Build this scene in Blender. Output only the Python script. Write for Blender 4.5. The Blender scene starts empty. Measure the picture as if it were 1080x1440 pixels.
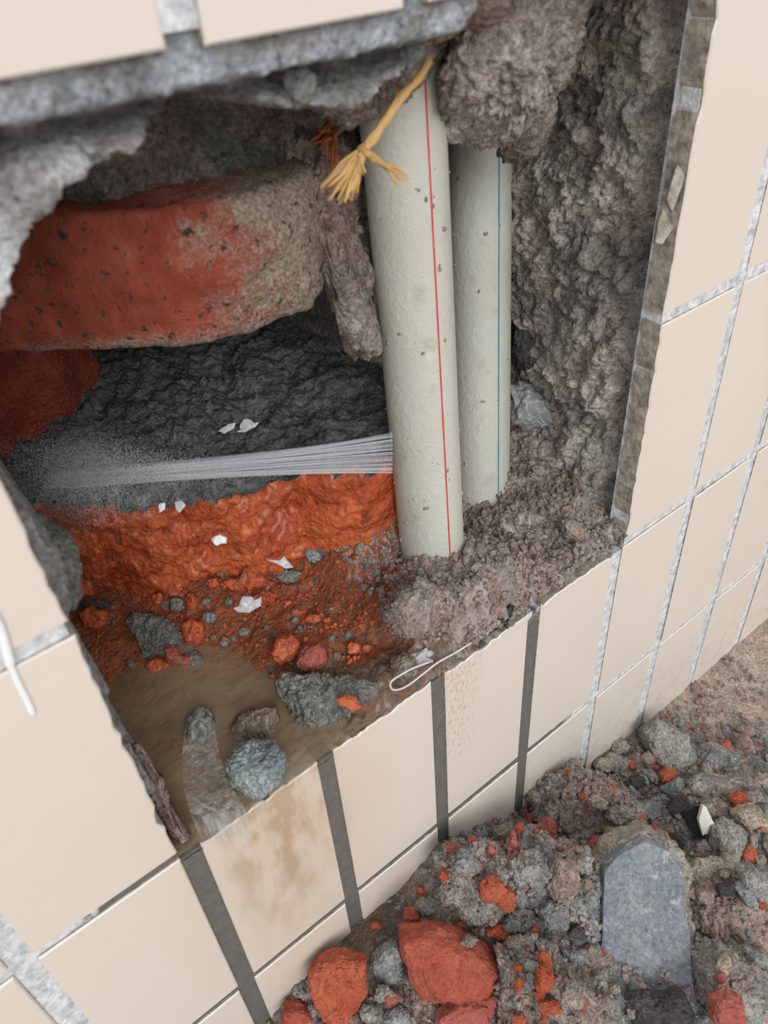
import bpy, bmesh, math, random
import numpy as np
from mathutils import Vector, Matrix, noise, Euler
from mathutils.bvhtree import BVHTree

# ------------------------------------------------------------------ camera
FPX = 1101.5
CAM = Vector((-0.01658, -0.13815, 0.02212))
RX = Vector((0.780526, -0.621752, -0.064838))          # image right
UP = Vector((0.432184, 0.461773, 0.774585))            # image up
FW = Vector((0.451659, 0.632606, -0.629138))           # view direction
sc = bpy.context.scene
cd = bpy.data.cameras.new('camera'); cam = bpy.data.objects.new('camera', cd)
sc.collection.objects.link(cam); sc.camera = cam
m = Matrix.Identity(4)
for r in range(3):
    m[r][0] = RX[r]; m[r][1] = UP[r]; m[r][2] = -FW[r]; m[r][3] = CAM[r]
cam.matrix_world = m
cd.sensor_fit = 'VERTICAL'; cd.sensor_height = 36.0; cd.sensor_width = 27.0
cd.lens = FPX / 1440 * 36; cd.clip_start = 0.005; cd.clip_end = 50
cd.dof.use_dof = True; cd.dof.focus_distance = 0.33; cd.dof.aperture_fstop = 17

# ------------------------------------------------------------------ light
w = bpy.data.worlds.new('overcast_sky'); sc.world = w; w.use_nodes = True
nt = w.node_tree; nt.nodes.clear()
o_ = nt.nodes.new('ShaderNodeOutputWorld'); bg = nt.nodes.new('ShaderNodeBackground')
tc = nt.nodes.new('ShaderNodeTexCoord'); sx = nt.nodes.new('ShaderNodeSeparateXYZ')
cr = nt.nodes.new('ShaderNodeValToRGB')
nt.links.new(tc.outputs['Generated'], sx.inputs[0]); nt.links.new(sx.outputs['Z'], cr.inputs[0])
cr.color_ramp.elements[0].position = 0.0; cr.color_ramp.elements[0].color = (0.62, 0.66, 0.70, 1)
cr.color_ramp.elements[1].position = 1.0; cr.color_ramp.elements[1].color = (1.0, 1.02, 1.05, 1)
nt.links.new(cr.outputs[0], bg.inputs[0]); bg.inputs[1].default_value = 1.0
nt.links.new(bg.outputs[0], o_.inputs[0])
sd = bpy.data.lights.new('sun', 'SUN'); sun = bpy.data.objects.new('sun', sd)
sc.collection.objects.link(sun); sd.energy = 1.6; sd.angle = math.radians(35); sd.color = (1, 0.98, 0.95)
sun.rotation_euler = (Vector((0.30, 0.85, -0.50))).to_track_quat('-Z', 'Y').to_euler()
sc.view_settings.view_transform = 'Standard'; sc.view_settings.look = 'None'
sc.view_settings.gamma = 1; sc.view_settings.use_curve_mapping = False
sc.view_settings.exposure = 0.10

# ------------------------------------------------------------------ helpers
random.seed(7)
def srgb(r, g, b):
    f = lambda c: (c/255/12.92) if c/255 <= 0.04045 else ((c/255+0.055)/1.055)**2.4
    return (f(r), f(g), f(b), 1)
def ray(px, py): return RX*((px-540)/FPX) - UP*((py-720)/FPX) + FW
def on_y(px, py, y):
    d = ray(px, py); return CAM + d*((y-CAM.y)/d.y)
def on_z(px, py, z):
    d = ray(px, py); return CAM + d*((z-CAM.z)/d.z)
def depth(p): return (p-CAM).dot(FW)
def sstep(a, b, x):
    t = min(1, max(0, (x-a)/(b-a))); return t*t*(3-2*t)
def fbm(p, s, o=4, H=0.7): return noise.fractal(Vector(p)*s, H, 2.1, o)
def tag(o, label=None, cat=None, group=None, kind=None):
    if label: o['label'] = label
    if cat: o['category'] = cat
    if group: o['group'] = group
    if kind: o['kind'] = kind
    return o
def link(name, me, mat, parent=None, loc=None, smooth=True):
    ob = bpy.data.objects.new(name, me); sc.collection.objects.link(ob)
    if mat is not None and len(me.materials) == 0: me.materials.append(mat)
    if parent: ob.parent = parent
    if loc is not None: ob.location = loc
    if smooth and len(me.polygons): me.polygons.foreach_set('use_smooth', [True]*len(me.polygons))
    return ob
def empty(name, loc, parent=None):
    e = bpy.data.objects.new(name, None); sc.collection.objects.link(e); e.location = loc
    e.empty_display_size = 0.01
    if parent: e.parent = parent
    return e
def mesh(name, vs, fs):
    me = bpy.data.meshes.new(name); me.from_pydata([tuple(v) for v in vs], [], fs); me.update(); return me

# ------------------------------------------------------------------ materials
class NT:
    def __init__(s, name):
        s.m = bpy.data.materials.new(name); s.m.use_nodes = True; s.t = s.m.node_tree
        s.b = s.t.nodes['Principled BSDF']; s.out = s.t.nodes['Material Output']
        s.pos = s.t.nodes.new('ShaderNodeNewGeometry').outputs['Position']
    def n(s, k, **kw):
        x = s.t.nodes.new('ShaderNode'+k)
        for a, v in kw.items(): setattr(x, a, v)
        return x
    def l(s, a, b): s.t.links.new(a, b)
    def noise(s, scale, det=4, rough=0.6, vec=None):
        x = s.n('TexNoise'); x.inputs['Scale'].default_value = scale; x.inputs['Detail'].default_value = det
        x.inputs['Roughness'].default_value = rough; s.l(vec or s.pos, x.inputs['Vector']); return x.outputs['Fac']
    def vor(s, scale, feat='F1'):
        x = s.n('TexVoronoi', feature=feat); x.inputs['Scale'].default_value = scale; s.l(s.pos, x.inputs['Vector']); return x.outputs['Distance']
    def ramp(s, fac, a, b, ca=(0,0,0,1), cb=(1,1,1,1)):
        x = s.n('ValToRGB'); e = x.color_ramp.elements
        e[0].position = a; e[0].color = ca; e[1].position = b; e[1].color = cb; s.l(fac, x.inputs[0]); return x.outputs[0]
    def mix(s, fac, a, b, mode='MIX'):
        x = s.n('Mix', data_type='RGBA', blend_type=mode)
        for v, i in ((fac, 0), (a, 6), (b, 7)):
            if hasattr(v, 'links'): s.l(v, x.inputs[i])
            else: x.inputs[i].default_value = v
        return x.outputs[2]
    def math(s, op, a, b=0.0):
        x = s.n('Math', operation=op)
        for v, i in ((a, 0), (b, 1)):
            if hasattr(v, 'links'): s.l(v, x.inputs[i])
            else: x.inputs[i].default_value = v
        return x.outputs[0]
    def bump(s, h, dist, strength=1.0, nrm=None):
        x = s.n('Bump'); x.inputs['Distance'].default_value = dist; x.inputs['Strength'].default_value = strength
        s.l(h, x.inputs['Height'])
        if nrm: s.l(nrm, x.inputs['Normal'])
        return x.outputs[0]
    def set(s, **kw):
        for k, v in kw.items():
            i = s.b.inputs[k.replace('_', ' ')]
            if hasattr(v, 'links'): s.l(v, i)
            else: i.default_value = v

def rock_mat(name, c1, c2, c3, scale=90, rough=0.9, wet=0.0, speck=None, attr=False, bump=0.0017, contrast=0.65, tint=False):
    """mottled mineral: c1/c2 mottled, c3 in the pits, fine grain relief"""
    t = NT(name)
    n1 = t.noise(scale, 5, 0.65); n2 = t.noise(scale*7, 5, 0.75); v = t.vor(scale*9)
    if attr:
        a = t.n('Attribute', attribute_name='Col').outputs['Color']
        base = t.mix(t.ramp(n1, 0.35, 0.65), t.mix(1.0, a, (0.72, 0.72, 0.72, 1), 'MULTIPLY'), t.mix(1.0, a, (1.2, 1.2, 1.2, 1), 'MULTIPLY'))
    else:
        base = t.mix(t.ramp(n1, 0.36, 0.64), srgb(*c1), srgb(*c2))
    g = t.ramp(n2, 0.30, 0.72, (1-contrast,)*3+(1,), (1+contrast*0.75,)*3+(1,))
    base = t.mix(1.0, base, g, 'MULTIPLY')
    base = t.mix(t.math('MULTIPLY', t.ramp(t.noise(scale*3.1, 4, 0.7), 0.56, 0.68), 0.75), base, srgb(*c3))
    if tint:
        base = t.mix(t.math('MULTIPLY', t.ramp(t.noise(38, 3, .6), .50, .66), .6), base, t.mix(1.0, base, (1.22, .93, .88, 1), 'MULTIPLY'))
        base = t.mix(t.math('MULTIPLY', t.ramp(t.noise(520, 2, .6), .66, .70), .6), base, srgb(206,112,84))
        base = t.mix(t.math('MULTIPLY', t.ramp(t.noise(240, 3, .6), .60, .70), .5), base, srgb(212,206,196))
    if speck: base = t.mix(t.ramp(t.noise(scale*2.3, 3, 0.6), 0.60, 0.66), base, srgb(*speck))
    h = t.math('ADD', t.math('MULTIPLY', n1, 1.0), t.math('ADD', t.math('MULTIPLY', n2, 0.8), t.math('MULTIPLY', v, -0.5)))
    t.set(Base_Color=base, Roughness=rough, Normal=t.bump(h, bump, 1.0))
    if wet:
        t.set(Coat_Weight=wet, Coat_Roughness=0.16)
        t.set(Roughness=t.ramp(n2, 0.3, 0.7, (0.25,)*3+(1,), (0.7,)*3+(1,)))
    return t.m
M = {}
M['mortar'] = rock_mat('mortar', (142,128,119), (184,171,160), (82,72,68), tint=True)
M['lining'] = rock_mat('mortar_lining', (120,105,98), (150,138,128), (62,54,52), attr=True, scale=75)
M['floor'] = rock_mat('slurry', (120,105,98), (150,138,128), (96,60,42), attr=True, scale=70, wet=0.5, contrast=0.4)
M['heap'] = rock_mat('rubble_dirt', (120,105,98), (150,138,128), (80,74,70), attr=True, scale=90, tint=True)
M['hang'] = rock_mat('pale_mortar', (158,144,134), (216,206,196), (92,80,74))
M['grey'] = rock_mat('grey_stone', (142,142,136), (188,186,178), (90,90,86), tint=True)
M['blue'] = rock_mat('blue_grey_stone', (126,133,134), (180,184,181), (80,86,88), tint=True)
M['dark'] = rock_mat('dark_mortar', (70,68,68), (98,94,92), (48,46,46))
M['pink'] = rock_mat('pink_mortar', (164,138,128), (196,174,162), (104,80,74), tint=True)
M['sand'] = rock_mat('sandy_stone', (176,160,140), (206,194,176), (132,118,104))
M['brick'] = rock_mat('brick_red', (178,80,58), (200,108,86), (146,68,52), contrast=0.3)
M['orange'] = rock_mat('brick_orange', (188,88,56), (206,112,80), (142,62,44), contrast=0.35)
M['pinkbrick'] = rock_mat('brick_pink', (184,92,80), (204,122,108), (140,70,62), contrast=0.3)
M['brick_wet'] = rock_mat('brick_wet', (172,68,30), (214,108,58), (112,44,24), wet=0.35, scale=48, contrast=0.35)
M['wetgrey'] = rock_mat('wet_grey_stone', (104,104,96), (150,150,140), (64,66,60), wet=0.45, contrast=0.6)
M['wetblue'] = rock_mat('wet_blue_stone', (122,132,132), (176,186,186), (72,80,82), wet=0.6, contrast=0.6)
M['wetbrown'] = rock_mat('wet_brown_stone', (132,116,98), (164,150,132), (88,76,62), wet=0.4)
M['bed'] = rock_mat('wet_dark_bed', (80,82,84), (114,118,118), (132,144,136), wet=0.4, scale=60, contrast=0.7)
M['brick_dry'] = rock_mat('brick_sanded', (170,78,56), (192,98,72), (146,62,44), speck=(112,96,80), contrast=0.3, scale=60)
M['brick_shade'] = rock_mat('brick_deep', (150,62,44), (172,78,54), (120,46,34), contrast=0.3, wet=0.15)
M['slab'] = rock_mat('slate_grey', (120,127,136), (148,153,158), (166,168,170), scale=60, contrast=0.5, bump=0.0012, speck=(170,174,178))
M['slab_rim'] = rock_mat('mortar_rim', (160,150,138), (190,182,170), (112,104,96))
M['soil'] = rock_mat('soil', (184,160,142), (204,184,166), (150,128,114), scale=40, contrast=0.3)
M['foam'] = NT('foam').m
_b = M['foam'].node_tree.nodes['Principled BSDF']; _b.inputs['Base Color'].default_value = (0.86,0.88,0.9,1); _b.inputs['Roughness'].default_value = 0.25

# upper brick: brick red, its right side and lower edge dusted with mortar grains
t = NT('brick_with_mortar_dust')
n2 = t.noise(900, 4, 0.75); n1 = t.noise(70, 4)
red = t.mix(t.ramp(n1, .35, .65), srgb(158,70,50), srgb(190,98,74))
grn = t.mix(t.ramp(n2, .32, .68), srgb(96,82,72), srgb(204,190,172))
sp = t.n('SeparateXYZ'); t.l(t.pos, sp.inputs[0])
f = t.math('ADD', t.math('MULTIPLY', t.math('SUBTRACT', sp.outputs['X'], 0.066), 26.0), t.math('MULTIPLY', t.math('SUBTRACT', n1, .5), 2.4))
f = t.math('ADD', f, t.math('MULTIPLY', t.math('SUBTRACT', n2, .5), 1.2))
low = t.math('SUBTRACT', t.math('MULTIPLY', t.math('SUBTRACT', -0.074, sp.outputs['Z']), 90.0), t.math('MULTIPLY', t.math('MAXIMUM', t.math('SUBTRACT', .05, sp.outputs['X']), 0.0), 16.0))
f = t.math('MAXIMUM', f, t.math('ADD', low, t.math('MULTIPLY', t.math('SUBTRACT', n2, .5), 1.6)))
base = t.mix(t.math('MULTIPLY', t.ramp(f, -0.3, 0.6), t.ramp(n2, .24, .48, (.35,.35,.35,1))), red, grn)
base = t.mix(t.ramp(t.noise(330, 3, .6), .60, .66), base, srgb(78,66,56))
t.set(Base_Color=base, Roughness=0.95, Normal=t.bump(n2, 0.0016))
M['brick_upper'] = t.m

# glazed wall tile
t = NT('cream_tile')
sp = t.n('SeparateXYZ'); t.l(t.pos, sp.inputs[0])
X, Z = sp.outputs['X'], sp.outputs['Z']
def bell(s, x, c, r):
    return s.math('MAXIMUM', s.math('SUBTRACT', 1.0, s.math('DIVIDE', s.math('ABSOLUTE', s.math('SUBTRACT', x, c)), r)), 0.0)
base = t.mix(t.math('MULTIPLY', bell(t, X, 0.030, 0.05), t.math('MULTIPLY', bell(t, Z, -0.23, 0.12), .6)), t.mix(t.noise(14, 2), srgb(216,205,194), srgb(223,213,202)), srgb(198,172,140))
st = t.math('MULTIPLY', bell(t, X, 0.028, 0.030), bell(t, Z, -0.215, 0.09))
cmb = t.n('Mapping'); cmb.inputs['Scale'].default_value = (1, 1, 0.35); t.l(t.pos, cmb.inputs[0])
stn = t.noise(110, 4, 0.6, cmb.outputs[0])
stain = t.ramp(t.math('MULTIPLY', st, t.ramp(stn, .42, .62)), 0.0, 0.5)
base = t.mix(t.math('MULTIPLY', stain, .55), base, srgb(166,134,98))
st2 = t.math('MULTIPLY', bell(t, X, 0.110, 0.014), bell(t, Z, -0.20, 0.08))
s2 = t.ramp(t.math('MULTIPLY', st2, t.ramp(t.noise(900, 3, .7, cmb.outputs[0]), .50, .66)), 0.0, 0.3)
base = t.mix(t.math('MULTIPLY', s2, .38), base, srgb(170,110,84))
dust = t.math('MULTIPLY', bell(t, Z, -0.36, 0.06), t.ramp(t.noise(160, 5, .7), .45, .65))
base = t.mix(t.math('MULTIPLY', dust, .45), base, srgb(176,162,146))
t.set(Base_Color=base, Roughness=0.32, Normal=t.bump(t.noise(60, 2), 0.0002))
M['tile'] = t.m
t = NT('tile_body')
base = t.mix(t.ramp(t.noise(300, 4, .6), .35, .65), srgb(128,120,108), srgb(184,174,160))
t.set(Base_Color=base, Roughness=0.85, Normal=t.bump(t.noise(500, 3), 0.0005)); M['tile_body'] = t.m

# joint mortar: dark where water has run, chalky elsewhere
t = NT('joint_mortar')
sp = t.n('SeparateXYZ'); t.l(t.pos, sp.inputs[0]); X, Z = sp.outputs['X'], sp.outputs['Z']
dk = t.mix(t.noise(260, 4), srgb(84,82,78), srgb(120,116,110))
lt = t.mix(t.ramp(t.noise(300, 5, .75), .35, .65), srgb(170,174,178), srgb(236,238,242))
f = t.math('MULTIPLY', t.math('SUBTRACT', X, 0.165), 30.0)                       # right of the hole
f = t.math('SUBTRACT', f, t.math('MULTIPLY', t.math('SUBTRACT', -0.24, Z), 6.0)) # darker low down
up = t.math('MULTIPLY', t.math('ADD', Z, 0.135), 30.0)
lft = t.math('MULTIPLY', t.math('SUBTRACT', -0.028, X), 40.0)
f = t.math('MAXIMUM', t.math('MAXIMUM', f, up), lft)
f = t.math('ADD', f, t.math('MULTIPLY', t.math('SUBTRACT', t.noise(110, 4, .6), .5), 3.6))
base = t.mix(t.ramp(f, -0.1, 0.3), dk, lt)
t.set(Base_Color=base, Roughness=0.8, Normal=t.bump(t.noise(500, 4, .7), 0.0008)); M['joint'] = t.m

# pipe plastic with a film of dust
t = NT('pipe_plastic')
n = t.noise(420, 5, .75)
base = t.mix(t.noise(30, 3), srgb(188,189,175), srgb(206,207,196))
base = t.mix(t.math('MULTIPLY', t.ramp(n, .58, .70), .55), base, srgb(222,222,214))
base = t.mix(t.math('MULTIPLY', t.ramp(t.noise(90, 4, .6), .60, .74), .35), base, srgb(150,136,112))
t.set(Base_Color=base, Roughness=0.38, Subsurface_Weight=0.0, Normal=t.bump(n, 0.0006)); M['pipe'] = t.m
def plain(name, c, rough=.6, **kw):
    t = NT(name); n = t.noise(400, 3, .6)
    t.set(Base_Color=t.mix(n, srgb(*[max(0, x-18) for x in c]), srgb(*[min(255, x+14) for x in c])), Roughness=rough, **kw)
    return t.m
M['red_line'] = plain('red_print', (214,52,62)); M['blue_line'] = plain('teal_print', (38,142,160))
M['fibre'] = plain('straw_fibre', (208,168,110)); M['fibre_dark'] = plain('rust_fibre', (150,84,36))
M['black'] = plain('black_rubber', (38,38,40), .45); M['white'] = plain('white_ceramic', (232,230,224), .35)
M['film'] = plain('clear_film', (206,206,208), .22, Alpha=.75)
M['splash'] = plain('splash_water', (220,222,226), .1, Alpha=.6)
M['line'] = plain('white_filament', (214,212,216), .35)
M['poly'] = plain('grey_plastic_film', (150,152,154), .3, Alpha=.8)

# muddy water
t = NT('muddy_water')
base = t.mix(t.ramp(t.noise(45, 3), .35, .65), srgb(146,124,96), srgb(166,150,124))
t.set(Base_Color=base, Roughness=0.08, Alpha=.62, Normal=t.bump(t.noise(140, 3), 0.0014)); M['water'] = t.m
t = NT('running_water')
cmb = t.n('Mapping'); cmb.inputs['Scale'].default_value = (3, 3, 0.3); t.l(t.pos, cmb.inputs[0])
n = t.noise(160, 4, .6, cmb.outputs[0])
t.set(Base_Color=t.mix(n, srgb(170,166,158), srgb(230,232,234)), Roughness=0.1, Alpha=t.ramp(n, .38, .70, (.05,)*3+(1,), (.55,)*3+(1,)), Normal=t.bump(n, 0.001)); M['sheet'] = t.m
t = NT('jet_water'); t.set(Base_Color=(.85,.88,.92,1), Roughness=.3, Alpha=.19); M['jet'] = t.m
t = NT('spray_drop'); t.set(Base_Color=(.92,.94,.97,1), Roughness=.4, Alpha=.6); M['drop'] = t.m
# spray mist: a real scattering volume
t = NT('spray_mist'); t.t.nodes.remove(t.b)
v = t.n('VolumePrincipled'); t.l(v.outputs[0], t.out.inputs['Volume'])
tcn = t.n('TexCoord'); ln = t.n('VectorMath', operation='LENGTH'); t.l(tcn.outputs['Object'], ln.inputs[0])
fall = t.ramp(ln.outputs['Value'], .25, 1.0, (1,1,1,1), (0,0,0,1))
dn = t.math('MULTIPLY', t.math('MULTIPLY', fall, t.ramp(t.noise(45, 3), .35, .7)), 45.0)
t.l(dn, v.inputs['Density']); v.inputs['Color'].default_value = (.94,.95,.98,1); v.inputs['Anisotropy'].default_value = .2
M['mist'] = t.m

# ------------------------------------------------------------------ setting: tiled wall
PX, PZ = 0.05, 0.1
wall = tag(empty('wall_front', (0.1, 0, -0.376)), kind='structure')
def wpart(name, me, mat, smooth=True, kind=None):
    ob = link(name, me, mat, None, None, smooth); ob.parent = wall; ob.matrix_parent_inverse = Matrix.Translation((-0.1, 0, 0.376))
    if kind: ob['kind'] = kind
    return ob
X0, X1, Z0, Z1 = -0.35, 0.9, -0.40, 0.30
# joint mortar sheet with a rectangular opening
def ring_sheet():
    o = [(X0, Z0), (X1, Z0), (X1, Z1), (X0, Z1)]; h = [(-.0045, -.2035), (.2046, -.2035), (.2046, .0045), (-.0045, .0045)]
    vs = [(x, y, z) for y in (0.0010, 0.0095) for ring in (o, h) for x, z in ring]
    fs = []
    for k in range(4):
        n = (k+1) % 4
        fs += [(k, n, 4+n, 4+k), (8+n, 8+k, 12+k, 12+n), (4+k, 4+n, 12+n, 12+k), (n, k, 8+k, 8+n)]
    return mesh('grout', vs, fs)
wpart('grout', ring_sheet(), M['joint'], False)
# tiles
def tile_mesh(w_, h_, seed, chip=()):
    """bevelled tile, wavy broken edge on the sides named in chip"""
    rng = random.Random(seed); n = 26
    loop = []
    a, b = w_/2, h_/2
    for side, (p, q) in enumerate((((-a,-b),(a,-b)), ((a,-b),(a,b)), ((a,b),(-a,b)), ((-a,b),(-a,-b)))):
        nn = n if side in chip else 4
        for k in range(nn):
            t_ = k/nn; x = p[0]+(q[0]-p[0])*t_; z = p[1]+(q[1]-p[1])*t_
            if side in chip and 0 < k:
                d = 0.0009*noise.noise(Vector((x*180, z*180, seed)))+0.0006*noise.noise(Vector((x*700, z*700, seed)))
                d = abs(d)*2.4
                nx, nz = ((0,1), (-1,0), (0,-1), (1,0))[side]; x += nx*d; z += nz*d
            loop.append((x, z))
    L = len(loop); vs = []; bv = 0.0005
    for y, s in ((0.0, bv), (bv, 0), (0.008, 0)):
        for x, z in loop:
            vs.append((x*(1-s/a), y, z*(1-s/b)))
    fs = [tuple(range(L))]
    for r in range(2):
        for k in range(L):
            n_ = (k+1) % L; fs.append((r*L+k, (r+1)*L+k, (r+1)*L+n_, r*L+n_))
    fs.append(tuple(range(3*L-1, 2*L-1, -1)))
    me = mesh('tile', vs, fs); me.materials.append(M['tile']); me.materials.append(M['tile_body'])
    for i, f_ in enumerate(me.polygons): f_.material_index = 1 if i > L else 0
    bm = bmesh.new(); bm.from_mesh(me); bmesh.ops.recalc_face_normals(bm, faces=bm.faces); bm.to_mesh(me); bm.free()
    return me
JV, JH = 0.0066, 0.0042
plain_tile = tile_mesh(PX-JV, PZ-JH, 1)
for i in range(-7, 18):
    for j in range(-3, 4):
        if 0 <= i <= 3 and j in (0, 1): continue
        jh, dz = JH, 0
        chip = []
        if j == 2 and 0 <= i <= 3: chip = [2]
        if j in (0, 1) and i == 4: chip = [3]
        if j in (0, 1) and i == -1: chip = [1]
        hgt = PZ-JH
        zc = -(j+.5)*PZ
        if j == 3: hgt = 0.076-JH/2; zc = -0.3-JH/2-hgt/2
        me = plain_tile if (not chip and j != 3) else tile_mesh(PX-JV, hgt, i*7+j, chip)
        ob = wpart('tile', me, None, False)
        rr = random.Random(i*31+j)
        dx = 0.0
        ob.location = ((i+.5)*PX+dx+rr.uniform(-.0004, .0004), rr.uniform(-.0003, .0002), zc+rr.uniform(-.0003, .0003))
        ob.rotation_euler = (rr.uniform(-.004, .004), rr.uniform(-.004, .004), rr.uniform(-.004, .004))
        if chip: ob['label'] = 'cream tile with a chipped edge along the hole'

# solid masonry behind, so that no light comes in from the back
def box_mesh(name, x0, x1, y0, y1, z0, z1):
    vs = [(x, y, z) for x in (x0, x1) for y in (y0, y1) for z in (z0, z1)]
    return mesh(name, vs, [(0,1,3,2), (4,6,7,5), (0,4,5,1), (2,3,7,6), (0,2,6,4), (1,5,7,3)])
# ------------------------------------------------------------------ cavity lining: y(x, z)
hole_px = [(-40,490), (4,398), (24,330), (52,284), (88,256), (124,234), (166,208), (206,186), (218,164), (262,130), (330,132), (380,146), (470,150), (560,95)]
hole = [on_y(px, py, .0165) for px, py in hole_px]
hole = [(p.x, p.z) for p in hole] + [(.125, .004), (.15, .02), (.27, .02), (.27, -.24), (.004, -.24)]
lp = [on_y(px, py, .010) for px, py in ((262,1176), (220,1118), (184,1050), (138,945), (104,892), (106,850), (98,800), (58,752), (34,726))]
hole = hole + [(p.x, p.z) for p in lp] + [(-.05, lp[-1].z+.006), (-.05, hole[0][1])]
def poly_sd(px, pz):
    ins = False; best = 9
    n = len(hole)
    for k in range(n):
        x1, z1 = hole[k]; x2, z2 = hole[(k+1) % n]
        if (z1 > pz) != (z2 > pz) and px < (x2-x1)*(pz-z1)/(z2-z1)+x1: ins = not ins
        dx, dz = x2-x1, z2-z1; L2 = dx*dx+dz*dz
        t_ = max(0, min(1, ((px-x1)*dx+(pz-z1)*dz)/L2)) if L2 else 0
        d = math.hypot(px-x1-t_*dx, pz-z1-t_*dz); best = min(best, d)
    return best if ins else -best
def cavity_depth(x, z):
    # behind the pipes
    d = 0.098 + 0.01*noise.noise(Vector((x*30, 0, z*30)))
    # right flank comes forward to the tiles
    d += .03*sstep(.15, .19, x)
    # mortar above and right of the upper brick
    k = (1-sstep(.125, .15, x))*sstep(-.095, -.075, z)*max(sstep(-.052, -.042, z), sstep(.104, .112, x))
    d = d*(1-k) + (.076+.028*(1-sstep(.02, .06, x)))*k
    k = (1-sstep(.104, .112, x))*sstep(-.095, -.075, z)*(1-sstep(-.052, -.042, z))
    d = d*(1-k) + .17*k
    # deep recess under the upper brick
    k = (1-sstep(.135, .16, x))*sstep(-.185, -.15, z)*(1-sstep(-.09, -.078, z))
    d = d*(1-k) + .205*k
    # behind the lower brick
    k = (1-sstep(.14, .16, x))*(1-sstep(-.16, -.145, z))
    d = d*(1-k) + .15*k
    # the ceiling comes forward again
    k = sstep(-.045, -.004, z)*sstep(.10, .13, x)
    d = d*(1-k) + .04*k
    return d
def lining():
    xs = np.arange(-.032, .2445, .0009); zs = np.arange(-.212, .0115, .0009)
    vs = []; cols = []
    for z in zs:
        for x in xs:
            wob = .0016*noise.noise(Vector((x*160, 3, z*160)))+.0008*noise.noise(Vector((x*500, 5, z*500)))
            sd_ = poly_sd(x, z)+wob
            D = cavity_depth(x, z)
            rim = .0125 + .0035*fbm((x, 0, z), 70)
            if x < .12: rim = rim*(1-sstep(-.0062, -.0045, z+.0008*noise.noise(Vector((x*250, 0, 0))))) + .0030*sstep(-.0062, -.0045, z)
            if x < .12: rim += .005*math.exp(-((z+.0085)/.0028)**2)
            k = sstep(0.0, .0045, sd_); k2 = k
            y = rim*(1-k2) + D*k2
            y0 = y
            amp = min(1, max(0, sd_/.006))
            y += amp*(.0065*fbm((x, 1, z), 38, 3) + .0030*fbm((x, y*.6, z), 170, 4) + .0012*fbm((x, 5, z), 620, 3))
            y = max(y, .0025 if x < .12 else .0085)
            if sd_ > .004: y -= .0022*(.5-min(1, noise.voronoi(Vector((x, y*.3, z))*230)[0][0]))
            dx = amp*.0012*noise.noise(Vector((x*300, 9, z*300))); dz = amp*.0012*noise.noise(Vector((x*300, 19, z*300)))
            vs.append((x+dx, y, z+dz))
            # own colour of the render, bar the painted shade band: light chalky bedding at the rim, brown mortar inside
            n = .5+.5*fbm((x, 7, z), 55, 3)
            c = Vector((.27, .215, .19))*(0.75+.5*n)
            if sd_ < .003: c = c.lerp((Vector((.47, .52, .57)) if z > -.0058 else Vector((.74, .76, .78))), (.45+.55*sstep(-.25, .2, fbm((x, 4, z), 90, 3))) if x < .12 and z > -.06 else .3)
            if sd_ < .003 and x < .12 and z < -.0058: c = c.lerp(Vector((.085, .075, .07)), .9*math.exp(-((z+.0085-.0015*fbm((x, 2, 0), 90, 2))/.0032)**2))  # dark band below the joint ridge: shade of the notch painted into the colour
            g = sstep(.45, .75, .5+.5*fbm((x, 17, z), 40, 2))
            c = c.lerp(Vector((.20, .21, .18)), g*.7)
            cols.append((c.x, c.y, c.z, 1))
    nx, nz = len(xs), len(zs); fs = []
    for r in range(nz-1):
        for k in range(nx-1):
            a = r*nx+k; fs.append((a, a+1, a+nx+1, a+nx))
    me = mesh('mortar_lining', vs, fs)
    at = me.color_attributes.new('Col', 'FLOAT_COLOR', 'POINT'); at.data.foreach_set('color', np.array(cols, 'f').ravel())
    return me
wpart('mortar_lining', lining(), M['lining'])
# right flank of the hole, undercut behind the tiles: x(y, z)
def flank():
    ys = np.arange(.0085, .150, .0010); zs = np.arange(-.214, .0115, .0010); vs = []; cols = []
    for z in zs:
        for y in ys:
            x = .2055 + .12*(y-.010) + .010*math.exp(-((y-.014)/.006)**2)*(sstep(-.12, -.14, z) if False else (.35+.65*sstep(.0, .4, fbm((0, 0, z), 22, 2)+.35)))
            x -= .006*sstep(-.16, -.21, z) if False else 0
            x -= .016*sstep(.03, .0, abs(z+.005)) if False else 0
            x -= .010*(1-sstep(-.215, -.165, z))
            a = sstep(.010, .022, y)
            x -= (.35+.65*a)*(.0070*(1-.4*sstep(.05, .06, y))*fbm((3, y, z), 26, 3)+.0034*fbm((8, y, z), 130, 4)+.0016*fbm((5, y, z), 480, 3))
            x -= .0014*(.5-min(1, noise.voronoi(Vector((2, y, z))*210)[0][0]))
            x = max(x, .2036)
            vs.append((x, y, z))
            n = fbm((1, y, z), 45, 3)
            c = Vector((.56, .48, .43)).lerp(Vector((.74, .68, .62)), sstep(-.1, .5, n))
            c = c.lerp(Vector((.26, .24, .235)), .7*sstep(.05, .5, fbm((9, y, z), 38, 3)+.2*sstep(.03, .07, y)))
            c = c.lerp(Vector((.33, .34, .28)), .6*sstep(.1, .5, fbm((19, y, z), 50, 3)))
            cols.append((c.x, c.y, c.z, 1))
    n_ = len(ys); fs = []
    for r in range(len(zs)-1):
        for k in range(n_-1):
            a = r*n_+k; fs.append((a, a+1, a+n_+1, a+n_))
    me = mesh('mortar_flank', vs, fs)
    at = me.color_attributes.new('Col', 'FLOAT_COLOR', 'POINT'); at.data.foreach_set('color', np.array(cols, 'f').ravel())
    return me
wpart('mortar_flank', flank(), M['lining'])
core = box_mesh('masonry', X0, X1, .25, .40, Z0, Z1)
wpart('masonry', core, M['mortar'], False)
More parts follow.
